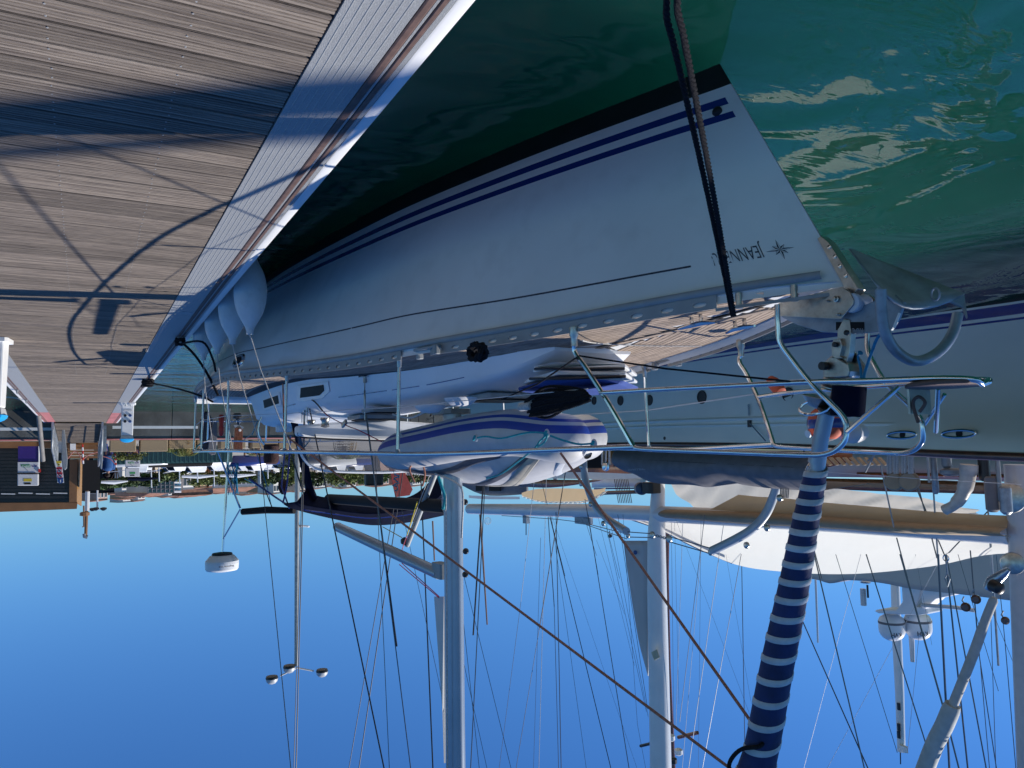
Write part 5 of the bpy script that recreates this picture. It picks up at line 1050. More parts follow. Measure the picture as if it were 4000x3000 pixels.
# rigging of the yachts (photo line by line)
RG=[((3200,2250),(3376,3000),.020,wire),((3130,2415),(3390,3000),.018,wire),((3410,2250),(3621,2920),.018,wire),((3540,2250),(3692,2790),.026,wire),((3692,2790),(3745,3000),.024,wire),
((3668,2240),(3708,3000),.028,wire),((3700,2240),(3780,3000),.022,wire),((3710,2240),(3852,3000),.018,wire),((3340,2250),(3140,3000),.006,wirew),((3640,2245),(3232,3000),.006,wirew),((3790,2150),(3825,2560),.016,wire),((3825,2560),(3892,3000),.012,wire),
((3560,1800),(3660,2180),.018,wire),((3530,1790),(3690,2170),.018,wire),((3698,2168),(3992,1855),.018,wire),((3440,1820),(3492,2060),.022,galv),((3502,2100),(3545,2260),.018,wire),((3645,1900),(3668,2250),.024,galv),((3848,1870),(3866,2070),.022,galv),((3868,2110),(3900,2600),.030,galv),((3182,2155),(3210,2260),.016,wire),
((2335,2245),(2457,3000),.017,wire),((2395,2260),(2478,2600),.006,wire),((2410,2250),(2525,2780),.008,wire),((2425,2250),(2532,2800),.008,wire),((2450,2250),(2530,2770),.010,wire),((2450,2250),(2490,2830),.007,wire),((2490,2830),(2522,3000),.007,wire),
((2140,2000),(2165,2370),.020,wirek),((2165,2370),(2182,3000),.014,wirek),((2172,2000),(2192,3000),.018,wirek),((2216,1800),(2106,2460),.022,wirek),((2106,2460),(2016,3000),.014,wire),((2135,1830),(2105,3000),.014,wirew),((2112,2100),(2084,3000),.010,wire),((2090,1850),(2035,2350),.013,wirew),((2035,2350),(1950,3000),.011,wire),
((2115,1880),(2207,2250),.014,wire),((2204,2250),(2386,3000),.018,wirek),((2186,2250),(2290,3000),.010,wire),((2235,2250),(2488,3000),.005,wire),((2285,1950),(2336,2245),.016,wirek),
((2660,2250),(2640,2840),.009,wirew),((2625,2250),(2632,2830),.007,wire),((2640,2250),(2652,2750),.006,wire),((2724,2250),(2655,2820),.011,wire),((2730,2250),(2665,3000),.008,wirew),((2796,2260),(2690,3000),.012,wirew),((2880,2250),(2744,3000),.011,wire),((2898,2250),(2911,3000),.014,wire),((2736,2250),(2728,3000),.005,wire),((2735,2280),(2940,2820),.004,wire),((2850,2250),(2935,2750),.004,wire),
((3770,2260),(3900,2700),.008,wire),((3900,2250),(3925,2500),.010,wire),((3925,2500),(3968,3000),.010,wire),((3870,2400),(3890,3000),.008,wire),((3830,2600),(3865,3000),.010,wire),((3860,2350),(3975,2630),.006,wire),((3600,2300),(3640,2520),.004,wire),((3300,2280),(3505,2940),.009,wire),((3590,2480),(3545,2940),.005,wire),
((2290,2045),(2330,2170),.010,wire),((2330,2110),(2440,2400),.006,wire),((2370,2040),(2375,2100),.012,rope_t),((2380,2100),(2420,2260),.008,wire)]
for i,((u0,v0),(u1,v1),r,m_) in enumerate(RG):
    if 2230<=v0<=2300:
        tv=2165 if u0>2820 else 2010; k_=(v0-tv)/(v1-v0); u0,v0=u0-(u1-u0)*k_,tv
    xx=-15.2-(i%5)*.35; a=P(u0,v0,x=xx); b_=P(u1,v1,x=xx)
    if v1>=3000: b_=a+(b_-a)*1.12
    o=MB().tube([a,b_],r*.8,5).build('rigging_wire',m_,loc=a); tag(o,'thin stay or halyard of the yachts crossing the blue sky behind the sailboat','wire','rigging wires against the sky'); o['_u']=float((u0+u1)/2)
for u,v,r in ((2382,2093,.08),(3808,2340,.11),(3768,2370,.11),(3922,2423,.09)):
    t=thing('rigging_block',{2382:'brown rigging block above the grey boom',3808:'upper dark brown rigging block beside the slanting staysail',3768:'lower dark brown rigging block beside the slanting staysail',3922:'dark brown rigging block nearest the fore mast'}[u],'pulley block',P(u,v,x=-15),'brown blocks in the rigging')
    c=P(u,v,x=-15); MB().lathe(c-V(.06,0,0),[(r*.5,0),(r*.75,.03),(r*.8,.09),(r*.5,.12)],14,ax=(1,-.4,0)).build('cheek',darkvarn,t,smooth=True)
    part_tube('shackle',[c+V(0,0,-r-.08),c+V(0,.04,-r),c+V(0,0,-r+.05)],.014,galv,par=t)
sh_=P(3695,2180,x=-15); t=thing('snap_shackle','steel snap shackle where three lines meet below the white awning','shackle',sh_)
part_tube('ring',[sh_+V(0,.06*math.cos(a),.06*math.sin(a)) for a in [i/10*2*math.pi for i in range(10)]],.012,inox,par=t,closed=True)
part_tube('swivel',[sh_+V(0,0,.06),sh_+V(0,0,.3),sh_+V(0,.05,.4),sh_+V(0,0,.55),sh_+V(0,-.05,.4),sh_+V(0,0,.32)],.016,galv,par=t)
# superstructure of a motor yacht with radar arch and satellite domes
my_=thing('motor_yacht','beige motor yacht flybridge with a white radar arch above the white awning','yacht',P(3500,2300,x=-34))
sheet('flybridge',[(3180,2160),(3400,2160),(3700,2120),(4080,2100)],[(3182,2255),(3230,2262),(3275,2275),(3340,2262),(3470,2272),(3600,2296),(3800,2318),(4080,2352)],-34,beige,my_,n=40,rows=8,th=1.2)
MB().prism([P(u,v,x=-34.5) for u,v in [(3520,2275),(3600,2290),(3590,2340),(3575,2370),(3618,2372),(3625,2398),(3590,2404),(3430,2396),(3414,2388),(3420,2382),(3500,2382),(3524,2350)]],(-1.2,0,0)).build('radar_arch',deckwhite,my_,bev=.15)
MB().prism([P(u,v,x=-34.2) for u,v in [(3600,2296),(3725,2305),(3726,2325),(3655,2340),(3610,2380),(3600,2380),(3598,2330)]],(-.8,0,0)).build('arch_wing',deckwhite,my_,bev=.1)
part_tube('antenna_bar',[P(3600,2364,x=-34),P(3735,2373,x=-34),P(3808,2385,x=-34)],.09,greyp,par=my_)
d0=P(3481,2405,x=-35); 
def dome(c,r,par,stripe=True):
    b=MB(); b.lathe(c,[(r*.5,-.1*r),(r*.85,.12*r),(r*.98,.35*r),(r,.45*r),(r*1.0,.62*r),(r*1.0,1.1*r)]+[(r*math.cos(a),1.1*r+r*.9*math.sin(a)) for a in [i/8*math.pi/2 for i in range(1,9)]],32); o=b.build('dome',deckwhite,par,smooth=True)
    if stripe: MB().lathe(c+V(0,0,.42*r),[(r*1.01,0),(r*1.015,.03),(r*1.015,.17*r),(r*1.005,.18*r)],32).build('dome_band',greycov,o,smooth=True)
    return o
pxr=48/3000*abs((d0-V(0,0,CH)).dot(Vector(-Mc[:,2])))
d1=dome(d0,pxr,my_); d2=dome(P(3583,2398,x=-36),pxr*1.03,my_)
for c,rr_ in ((d0,pxr),(P(3583,2398,x=-36),pxr*1.03)):
    mb=MB(); text_on(mb,'KVH',c,(1,0,0),(0,0,1),.22,.5,bold=.02); dirc=Vector(Mc[:,0]); nv=[]; th0=math.atan2(-c.y,-c.x)
    for p in mb.v:
        a=th0+(-.72+(p[0]-c.x)/rr_*-1*-1) ; nv.append((c.x+rr_*1.01*math.cos(a),c.y+rr_*1.01*math.sin(a),c.z+rr_*1.15+(p[2]-c.z)))
    mb.v=nv; mb.build('dome_lettering',printd,my_)
mm=thing('pole_mast','slim white mast rising between the satellite domes','mast',P(3500,2285,x=-38))
part_tube('mast',[P(3497,2285,x=-38),P(3504,2500,x=-38),P(3514,2700,x=-38),P(3521,2935,x=-38)],[.22,.24,.22,.2],mastwhite,par=mm,n=12)
part_tube('masthead_wand',[P(3517,2935,x=-38),P(3518,2985,x=-38)],.03,blackp,par=mm)
for v in (2760,2840,2870): MB().box(P(3511,v,x=-37.7),(.12,.2,.35),bev=.05).build('mast_fitting',blackp,mm)
MB().box(P(3530,2925,x=-37.8),(.2,.5,.3),bev=.1).build('masthead_bracket',deckwhite,mm)
an=thing('antenna','white whip antenna with hanging instrument beside the domes','antenna',P(3375,2280,x=-34))
part_tube('rod',[P(3371,2300,x=-34),P(3374,2365,x=-34)],.14,greyp,par=an); MB().lathe(P(3380,2272,x=-34),[(.2,0),(.26,.03),(.2,.07)],16).build('disc',deckwhite,an,smooth=True)
part_tube('spike',[P(3388,2285,x=-34),P(3391,2335,x=-34)],.05,blackp,par=an)
tag(MB().tube([P(3186,2265,x=-34),P(3195,2510,x=-34)],[.06,.05],6).build('whip_antenna',mastwhite,loc=P(3186,2265,x=-34)),'tall thin white whip antenna next to the striped headsail','antenna')
tag(MB().tube([P(3560,2470,x=-36),P(3565,2585,x=-36)],[.14,.1],8).build('antenna',greyp,loc=P(3560,2470,x=-36)),'short pale antenna hanging beyond the farther dome','antenna')
# boats seen between the dinghy and the tender
wb=thing('wooden_motor_yacht','wooden motor yacht with orange brown deckhouse and white bulwark behind the dinghy','yacht',P(2300,1830,x=-22))
sheet('deckhouse_side',[(2150,1755),(2300,1755),(2440,1755),(2560,1755)],[(2160,1845),(2300,1850),(2440,1850),(2560,1850)],-21,mat('orange varnish',(.30,.12,.03),.3,var=.15,coat=.5),wb,n=12,rows=2,th=.3)
for a_ in (((2290,1775),(2370,1775),(2370,1828),(2290,1828)),((2400,1770),(2440,1770),(2440,1822),(2400,1822))):
    MB().prism([P(u,v,x=-20.8) for u,v in a_],(.05,0,0)).build('window',glassd,wb)
sheet('bulwark',[(2050,1850),(2200,1844),(2350,1846),(2505,1853)],[(2050,1868),(2200,1870),(2350,1872),(2508,1868)],-20.6,sailw,wb,n=20,rows=2,th=.1)
sheet('hull_side',[(2000,1872),(2200,1874),(2350,1876)],[(2000,1896),(2150,1905),(2340,1880)],-20.9,varn,wb,n=16,rows=2,th=.2)
tag(sheet('tan_awning',[(2038,1925),(2100,1910),(2230,1908),(2330,1912),(2366,1905)],[(2038,1935),(2100,1955),(2200,1960),(2290,1955),(2362,1925)],-20,tanT,None,wav=.008),'tan awning with a white scalloped hem on the wooden yacht','awning')
tag(sheet('scalloped_hem',[(2038,1936),(2100,1955),(2200,1961),(2290,1956),(2366,1918)],[(2040,1940),(2100,1960),(2200,1967),(2290,1963),(2368,1926)],-19.9,sailT,None,wav=.1,n=60,fr=2.9),'white scalloped hem hanging along the tan awning','awning hem')
pf=P(2366,1830,x=-19); t=thing('steel_fender_ball','polished blue steel ball on a twin post left of the tender','post',pf)
MB().lathe(P(2366,1805,x=-19),[(.02,0),(.14,.05),(.17,.18),(.13,.33),(.02,.38)],18).build('ball',inox,t,smooth=True)
for dx in (-14,0,14): part_tube('post',[P(2366+dx,1760,x=-19),P(2366+dx,1815,x=-19)],.04,galv,par=t)
mz=thing('navy_gaff_boat','white hulled boat with navy sheer line far behind the davit','boat',P(2500,1900,x=-30))
sheet('hull_side',[(2320,1870),(2450,1868),(2520,1870)],[(2320,1905),(2450,1902),(2520,1902)],-32,deckwhite,mz,n=8,rows=1,th=.4); sheet('blue_line',[(2320,1906),(2520,1903)],[(2320,1912),(2520,1910)],-31.8,navy,mz,n=4,rows=1); sheet('wood_boom',[(2330,1918),(2500,1914)],[(2330,1934),(2500,1928)],-31,varn,mz,n=4,rows=1,th=.2)
for k in range(9):
    u=2400+k*6.5; a=P(u,1872,x=-31); b_=P(u+16,1965,x=-31); tag(MB().tube([a,b_],.025,5).build('lanyard',darkvarn,loc=a),'thin brown shroud lanyard beside the aft mast, %s from the davit'%['first','second','third','fourth','fifth','sixth','seventh','eighth','ninth'][k],'rope','shroud lanyards beside the aft mast')
wm2=thing('ketch','white ketch stern with blue glass sides behind the dinghy and boom','boat',P(1900,1920,x=-30))
sheet('hull_side',[(1800,1850),(1900,1850),(2050,1850)],[(1800,1890),(1900,1935),(2060,1930)],-30,slate,wm2,n=8,rows=2,th=.3)
sheet('white_band',[(1830,1935),(1900,1938),(2030,1940)],[(1832,1945),(1900,1950),(2030,1950)],-29.7,sailw,wm2,n=8,rows=1,th=.2)
for a_ in ((1860,1890),(1912,1958)): MB().prism([P(u,v,x=-29.6) for u,v in [(a_[0],1895),(a_[1],1895),(a_[1],1918),(a_[0],1918)]],(.05,0,0)).build('window',glassd,wm2)
for (u0,v0,u1,v1,w0,w1,x_,lab) in ((1875,2000,1903,2440,9,6,-40,'brown wooden mast with a pointed head right of the grey mast'),(1690,2035,1697,2190,7,6,-45,'thin brown mast showing between the grey pole and the sail bag'),(2170,1830,2170,1900,18,18,-22,'pale blue steel mast stub behind the dinghy')):
    t=thing('distant_mast',lab,'mast',P(u0,v0,x=x_),'far masts'); mastpx([(u0,v0),(u1,v1)],[w0,w1],x_,mat('pale brown spar',(.30,.17,.11),.5,var=.1) if w0<10 else davitm,t,n=8)
t=thing('spherical_cage','round white wire signal shape on a far wooden mast','signal shape',P(1912,2020,x=-38))
c=P(1905,2035,x=-38)
for k in range(5):
    a0=k*math.pi/5; part_tube('hoop',[c+V(.38*math.sin(b)*math.cos(a0),.38*math.sin(b)*math.sin(a0),.38*math.cos(b)) for b in [i/14*2*math.pi for i in range(14)]],.012,wirew,par=t,closed=True,n=4)
# ================================================================ QUAY, GANGWAY AND TOWN
QY=41.0; QZ=1.31
mb=MB(); mb.box((-20,QY+60,QZ/2-1.2),(300,120,QZ+2.4-.02)); tag(mb.build('quay_ground',sandp),kind='structure')
qw=thing('quay_wall','long dark grey concrete quay wall with a faded red painted edge','quay wall',(0,QY,0),kind='structure')
for k in range(26):
    x=-75+k*4.6; MB().box((x,QY-.12+random.uniform(-.01,.01),.2),(4.57,.24,2.16),bev=0).build('wall_panel',concrete,qw,bev=.015)
    MB().box((x,QY-.02,QZ+.005),(4.59,.5,.06)).build('coping',redquay,qw,bev=.01)
tag(MB().box((0,500,-.5),(2400,700,1.2)).build('far_ground',hillm),kind='structure')
# hillside behind the town
rows=[]
for i in range(14):
    f=i/13; rows.append([V(-330+j*22,230+f*160+20*math.sin(j*.6),QZ-1+ (7+5*math.sin(j*.23+1)+3*math.sin(j*.7))*math.sin(f*math.pi/2)**1.3) for j in range(30)])
tag(MB().grid(rows).build('hillside',hillm,smooth=True),kind='structure')
# gangway
gw=thing('gangway','grey gangway ramp with tall side rails from the pontoon up to the quay','gangway',(0,35,DZ))
gx0,gx1=-.55,1.02
for k in range(34):
    f=k/34; y=34.4+6.9*f; z=DZ+.07+(QZ+.08-DZ)*f
    MB().box(((gx0+gx1)/2,y,z),(gx1-gx0,.19,.03)).build('deck_board',plankm,gw)
for sx in (gx0-.06,gx1+.06):
    s_=1 if sx>0 else -1
    MB().hexa([V(sx-.04,34.3,DZ),V(sx+.04,34.3,DZ),V(sx+.04,41.4,QZ+.05),V(sx-.04,41.4,QZ+.05),V(sx-.04,34.3,DZ+.28),V(sx+.04,34.3,DZ+.28),V(sx+.04,41.4,QZ+.33),V(sx-.04,41.4,QZ+.33)]).build('side_beam',galv,gw)
    part_tube('hand_rail',bez([V(sx,34.5,DZ+.3),V(sx,34.7,DZ+1.0),V(sx,36,DZ+1.2),V(sx,41.2,QZ+1.25),V(sx,41.4,QZ+.3)],4),.04,alu,par=gw)
    part_tube('mid_rail',[V(sx,34.8,DZ+.65),V(sx,41.3,QZ+.75)],.025,alu,par=gw)
    for k in range(6): part_tube('post',[V(sx,35+k*1.2,DZ+.2+k*.09),V(sx,35+k*1.2,DZ+1.12+k*.08)],.028,alu,par=gw)
    MB().prism([P(u,v,y=40.5) for u,v in ([(228,1700),(250,1700),(250,1768),(227,1768)] if s_>0 else [(398,1662),(416,1662),(417,1764),(398,1764)])],(0,.1,0)).build('end_panel',galv,gw)
    MB().prism([P(u,v,y=36.2) for u,v in ([(242,1670),(252,1670),(264,1790),(262,1828),(254,1837),(246,1832),(240,1790)] if s_>0 else [(397,1660),(404,1660),(402,1790),(398,1833),(392,1830),(391,1790)])],(0,.12,0)).build('tall_guide',alu,gw,bev=.02)
# guide pile at the corner, grey
tag(MB().tube([P(149,1600,y=30),P(168,1800,y=31)],.075,14).build('guide_pile',mat('dull grey pile',(.22,.21,.20),.7,dirt=.3),loc=P(149,1600,y=30),smooth=True),'leaning grey steel pile beside the gangway','pile')
# kiosk
kq=thing('kiosk','brown framed dark shuttered kiosk on the quay','kiosk',P(135,1745,y=44))
K=lambda u,v,y=44.2:P(u,v,y=y)
MB().prism([K(u,v) for u,v in [(-260,1750),(272,1752),(270,1966),(-260,1985)]],(0,3,0)).build('shutter_wall',kiosk,kq)
for k in range(15):
    v=1760+k*13.6; mb=MB(); mb.prism([K(-230,v,44.15),K(268,v,44.15),K(268,v+10.5,44.15),K(-230,v+10.5,44.15)],(0,.04,0)); mb.build('slat',kiosk,kq)
for k in range(7): MB().prism([K(-200+k*68,1924+(k%2)*3,44.12),K(-145+k*68,1925+(k%2)*3,44.12),K(-145+k*68,1929+(k%2)*3,44.12),K(-200+k*68,1928+(k%2)*3,44.12)],(0,.03,0)).build('vent_slot',greyp,kq)
MB().prism([K(u,v,44.1) for u,v in [(-260,1966),(270,1963),(302,1962),(300,1988),(-260,2010)]],(0,3.2,0)).build('roof_beam',corten,kq)
MB().prism([K(u,v,44.1) for u,v in [(272,1795),(302,1793),(300,1964),(270,1964)]],(0,.3,0)).build('corner_post',corten,kq)
MB().prism([K(302,1793,44.12),K(322,1793,46),K(319,1976,46),K(300,1964,44.12)],(.05,.05,0)).build('side_wall',mat('brown steel with painted sun',(.36,.19,.06),.5,var=.08),kq)  # lighter brown paints the sun on this side of the frame
MB().prism([K(u,v,44.0) for u,v in [(-260,1722),(400,1728),(400,1750),(-260,1750)]],(0,1,0)).build('base_wall',corten,kq)
MB().prism([P(u,v,y=43.5) for u,v in [(322,1797),(391,1797),(391,1915),(322,1917)]],(0,1.5,0)).build('black_cabinet',dshadow,kq)
for k in range(5): MB().prism([P(u,v,y=43.4) for u,v in [(264,1737+k*11),(395,1737+k*11),(395,1746+k*11),(264,1746+k*11)]],(0,.05,0)).build('plank',corten,kq)
tag(MB().prism([P(u,v,y=43.3) for u,v in [(274,1733),(296,1733),(296,1757),(274,1757)]],(0,.6,0)).build('white_box',deckwhite,loc=P(285,1745,y=43.3)),'small white meter box beside the gangway head','box')
def cabinet(u0,u1,v0,vm,vt,y,label,top_yellow=True):
    t=thing('payment_cabinet',label,'service cabinet',P((u0+u1)/2,v0,y=y),'purple and white service cabinets')
    K=lambda u,v,d=0:P(u,v,y=y+d); W=u1-u0; s=W/82
    MB().prism([K(u0,v0),K(u1,v0),K(u1,vm),K(u0,vm)],(0,.6,0)).build('lower_panel',purple,t,bev=.01)
    MB().prism([K(u0-1,vm+1,-.05),K(u1+2,vm+1,-.05),K(u1+2,vm+44*s,-.05),K(u0-1,vm+44*s,-.05)],(0,.7,0)).build('logo_panel',greyp,t,bev=.01)
    MB().prism([K(u0-2,vm+50*s,-.1),K(u1+1,vm+50*s,-.1),K(u1+1,vt,-.1),K(u0-2,vt,-.1)],(0,.75,0)).build('head_box',greyp,t,bev=.03)
    MB().prism([K(u1+2,v0,-.03),K(u1+5*s,v0,-.03),K(u1+5*s,vm+44*s,-.03),K(u1+2,vm+44*s,-.03)],(0,.7,0)).build('side_trim',deckwhite,t)
    # logo: K9 in purple, energy in a green lozenge (upright reading; photo is upside down)
    r=V(1,0,0); k=.0157*s*0+ (K(u0,vm)-K(u1,vm)).length/W
    mb=MB(); text_on(mb,'K9',K(u0+79*s,vm+12*s,-.065),r,(0,0,1),9.5*k*s,23*s*k,bold=.05,shear=.25); mb.build('logo_lettering',purple,t)
    MB().prism([K(u0+12*s,vm+11*s,-.06),K(u0+49*s,vm+11*s,-.06),K(u0+52*s,vm+22*s,-.06),K(u0+15*s,vm+22*s,-.06)],(0,.004,0)).build('logo_lozenge',green,t)
    mb=MB(); text_on(mb,'energy',K(u0+49*s,vm+13*s,-.068),r,(0,0,1),8*k*s,34*s*k,bold=.02,shear=.2); mb.build('logo_lettering',deckwhite,t)
    part_tube('pen_mark',[K(u0+24*s,vm+21*s,-.07),K(u0+42*s,vm+38*s,-.07)],.012,galv,par=t,n=5)
    MB().prism([K(u0+23*s,vt-29*s,-.11),K(u0+57*s,vt-29*s,-.11),K(u0+57*s,vt-17*s,-.11),K(u0+23*s,vt-17*s,-.11)],(0,.004,0)).build('display',yellow if top_yellow else green,t)
    MB().prism([K(u0+25*s,vt-12*s,-.11),K(u0+53*s,vt-12*s,-.11),K(u0+53*s,vt-5*s,-.11),K(u0+25*s,vt-5*s,-.11)],(0,.004,0)).build('display',dshadow,t)
    return t
cabinet(70,148,1743,1804,1897,42.5,'purple and white payment cabinet with yellow plate in front of the kiosk')
cabinet(492,544,1757,1797,1862,58,'second purple and white cabinet with green plate behind the shrub',False)
tag(MB().prism([P(u,v,y=42.4) for u,v in [(150,1832),(159,1832),(159,1845),(150,1845)]],(0,.1,0)).build('red_box',redc,loc=P(155,1838,y=42.4)),'small coral red box on the side of the payment cabinet','box')
# notice board with safety pictograms
t=thing('notice_board','tall narrow white notice board with yellow, red and blue pictograms','sign',P(232,1800,y=40.8))
NB=lambda a,b:P(215+26*a+10.5*(b)*.9,1800+86*b,y=40.8)
def nb(a,b,d=-.02): p=NB(a,b); return p+V(0,d,0)
MB().prism([nb(0,0,0),nb(1,0,0),nb(1,1,0),nb(0,1,0)],(0,.03,0)).build('panel',deckwhite,t)
for (b0,b1,m_) in ((.01,.11,yellow),(.28,.38,redp),(.52,.61,redp),(.75,.84,bluep)): MB().prism([nb(.06,b0),nb(.94,b0),nb(.94,b1),nb(.06,b1)],(0,.004,0)).build('header_band',m_,t)
MB().prism([nb(.22,.13),nb(.78,.13),nb(.5,.26)],(0,.004,0)).build('warning_triangle',yellow,t); MB().prism([nb(.4,.15,-.026),nb(.6,.15,-.026),nb(.5,.21,-.026)],(0,.003,0)).build('triangle_mark',dshadow,t)
for b_,m_ in ((.45,redp),(.68,redp)):
    c=nb(.5,b_); part_tube('pictogram_ring',[c+V(.09*math.cos(a),0,.09*math.sin(a)) for a in [i/14*2*math.pi for i in range(14)]],.012,m_,par=t,closed=True,n=5); part_tube('pictogram_bar',[c+V(-.06,0,.06),c+V(.06,0,-.06)],.014,dshadow,par=t,n=5)
c=nb(.5,.92); MB().lathe(c,[(.11,0),(.11,.01)],20,ax=(0,-1,0)).build('blue_disc',bluep,t); MB().box(c+V(0,-.014,0),(.03,.004,.12)).build('disc_mark',deckwhite,t)
# signal post beside the cabinet
part=thing('sign_post','brown and white post with curled head rising from the quay behind the kiosk','lamp post',P(337,1920,y=60))
part_tube('post',[P(341,1780,y=60),P(338,2000,y=60),P(335,2093,y=60)],.10,corten,par=part,n=8)
part_tube('post_upper',[P(342,1920,y=59.8),P(340,1995,y=59.8)],.14,greyp,par=part,n=8)
part_tube('head',[P(342,2098,y=60),P(331,2096,y=60),P(330,2085,y=60)],.13,galv,par=part,n=8)
MB().lathe(P(331,2005,y=60)-V(0,0,.1),[(.2,0),(.3,.05),(.3,.25),(.1,.3)],10).build('lantern',corten,part)
part_tube('second_post',[P(327,1975,y=60.5),P(328,2057,y=60.5),P(321,2058,y=60.5)],.06,corten,par=part,n=6)
part_tube('bracket',[P(342,2005,y=60),P(320,2007,y=60)],.09,corten,par=part,n=6)
# concrete planters with plants
def planter(u0,u1,v0,v1,y,label,lit=0):
    a=P(u0,v0,y=y);b=P(u1,v0,y=y);c=P(u0,v1,y=y); t=thing('concrete_planter',label,'planter',(a.x*.5+b.x*.5,y,QZ),'concrete planters on the quay')
    MB().box(((a.x+b.x)/2,y+.6,(QZ+c.z)/2),(abs(a.x-b.x),1.2,c.z-QZ)).build('planter_body',aggregate,t,bev=.03)
    MB().box(((a.x+b.x)/2,y+.6,c.z-.02),(abs(a.x-b.x)-.2,1.0,.06)).build('soil',mat('dry soil',(.12,.08,.05),.95),t); return t
planter(430,532,1720,1765,42.2,'planter with the yellow green shrub, nearest the gangway')
planter(548,656,1720,1764,42.4,'bare bright planter second from the gangway')
planter(660,764,1720,1754,43.2,'planter under the dry palm, third from the gangway')
planter(770,815,1720,1752,43.6,'planter partly behind the standing board')
planter(862,960,1718,1752,43.6,'planter seen through the stern rails')
planter(985,1085,1716,1750,43.6,'planter seen behind the dark brown canvas roll')
planter(1090,1190,1716,1752,43.8,'planter seen beside the mast side window')
def foliage(c,r,n,size,flat=1.0,seed=1):
    rn=random.Random(seed); mb=MB(); c=Vector(c)
    cl=[(c+V(rn.uniform(-1,1)*r[0]*.75,rn.uniform(-1,1)*r[1]*.75,rn.uniform(-.8,.9)*r[2]*.75),rn.uniform(.25,.5)) for _ in range(max(4,n//45))]
    for i in range(n):
        cc,cr=rn.choice(cl); d=Vector((rn.gauss(0,1),rn.gauss(0,1),rn.gauss(0,1))); d.normalize(); p=cc+Vector((d.x*r[0]*cr,d.y*r[1]*cr,d.z*r[2]*cr))*rn.uniform(.6,1.05)
        a=Vector((rn.uniform(-1,1),rn.uniform(-1,1),rn.uniform(-.6,.6))).normalized()*size*rn.uniform(.5,1.2); b=a.cross(Vector((rn.uniform(-1,1),rn.uniform(-1,1),rn.uniform(-1,1)))).normalized()*size*.5
        mb.add([p-a*.5,p+b*.6,p+a*.5,p-b*.6],[(0,1,2,3)])
    return mb
def tree(name,label,u,v,y,wpx,hpx,mat_,n,size,group='trees and hedges along the far shore',seed=1,depth=1.0):
    c=P(u,v,y=y); k=y*1.15/3000; t=thing(name,label,'tree',(c.x,y,QZ),group); t['_u']=float(u)
    r=(wpx*k/2,wpx*k/2*depth,hpx*k/2)
    MB().tube([V(c.x,y,QZ),V(c.x+.1,y,(QZ+c.z)/2),V(c.x,y,c.z)],[.16,.12,.05],6).build('trunk',corten,t)
    for q in range(3): MB().tube([V(c.x,y,(QZ+c.z)/2),c+V(r[0]*.5*math.cos(q*2.1),r[1]*.5*math.sin(q*2.1),r[2]*.3)],[.07,.02],5).build('limb',corten,t)
    foliage(c,r,n,size,seed=seed).build('crown',mat_,t); return t
foliage(P(500,1778,y=43),(.75,.5,.32),900,.10,seed=3); 
t=thing('shrub','yellow green shrub with bare drooping twigs on the planter beside the gangway','shrub',P(500,1765,y=43))
foliage(P(505,1780,y=43),(.8,.5,.28),1100,.10,seed=3).build('foliage',palmg,t)
b=MB(); rn=random.Random(2)
for k in range(26): 
    a=P(rn.uniform(470,540),1772,y=42.9); b.tube([a,a+V(rn.uniform(-.5,.5),-.2,-rn.uniform(.2,.55))],.012,4)
b.build('twigs',corten,t)
def palm(u,v,y,label,R,dry=True,seed=1,h=None):
    c=P(u,v,y=y); t=thing('palm',label,'palm tree',(c.x,y,QZ),'palms on the quay'); rn=random.Random(seed)
    MB().tube([V(c.x,y,QZ+.4),V(c.x+.05,y,c.z)],[.16,.12],8).build('trunk',corten,t)
    for nm,m_,cnt,dr in (('frond',palmg,16,.25),('dry_frond',palmdry,26 if dry else 5,1.0)):
        for k in range(cnt):
            a=rn.uniform(0,2*math.pi); L=R*rn.uniform(.8,1.15); pts=[]
            for i in range(7):
                f=i/6; pts.append(c+V(math.cos(a)*L*f*(1-.4*dr*f),math.sin(a)*L*f*(1-.4*dr*f),(.35*f-.75*f*f*(.6+dr))*R))
            b=MB(); b.tube(pts,[.02,.02,.015,.012,.01,.008,.004],4)
            for i in range(1,7):
                for sg in (-1,1):
                    d=(pts[i]-pts[i-1]).normalized(); s_=d.cross(V(0,0,1)).normalized()*sg; q=pts[i]; l=R*.28*(1-.5*i/6)
                    b.add([q,q+s_*l+d*l*.6-V(0,0,l*.3),q+d*.05],[(0,1,2)]); q=(pts[i]+pts[i-1])/2; b.add([q,q+s_*l+d*l*.6-V(0,0,l*.3),q+d*.05],[(0,1,2)])
            b.build(nm,m_,t)
    return t
palm(725,1778,43.8,'small palm with a skirt of dry brown fronds on a planter',.95,seed=4)
palm(668,1764,43.6,'tiny green agave like palm on the bare planter edge',.45,dry=False,seed=6)
palm(1005,1775,44.5,'spiky green palm seen over the rail beside the sprayhood',.9,dry=False,seed=8)
palm(1345,1790,44.5,'reddish dry palm seen through the sprayhood window',1.1,seed=9)
# white bar floating along the quay
tag(MB().box(P(610,1669,y=39.2),(3.6,.12,.12)).build('white_barrier',whitep,loc=P(610,1669,y=39.2)),'long white tube barrier in front of the quay wall','barrier')
tag(MB().box(P(85,1676,y=39),(4.0,.12,.12)).build('white_barrier',whitep,loc=P(85,1676,y=39)),'white barrier left of the gangway seen beyond the right pedestal','barrier')
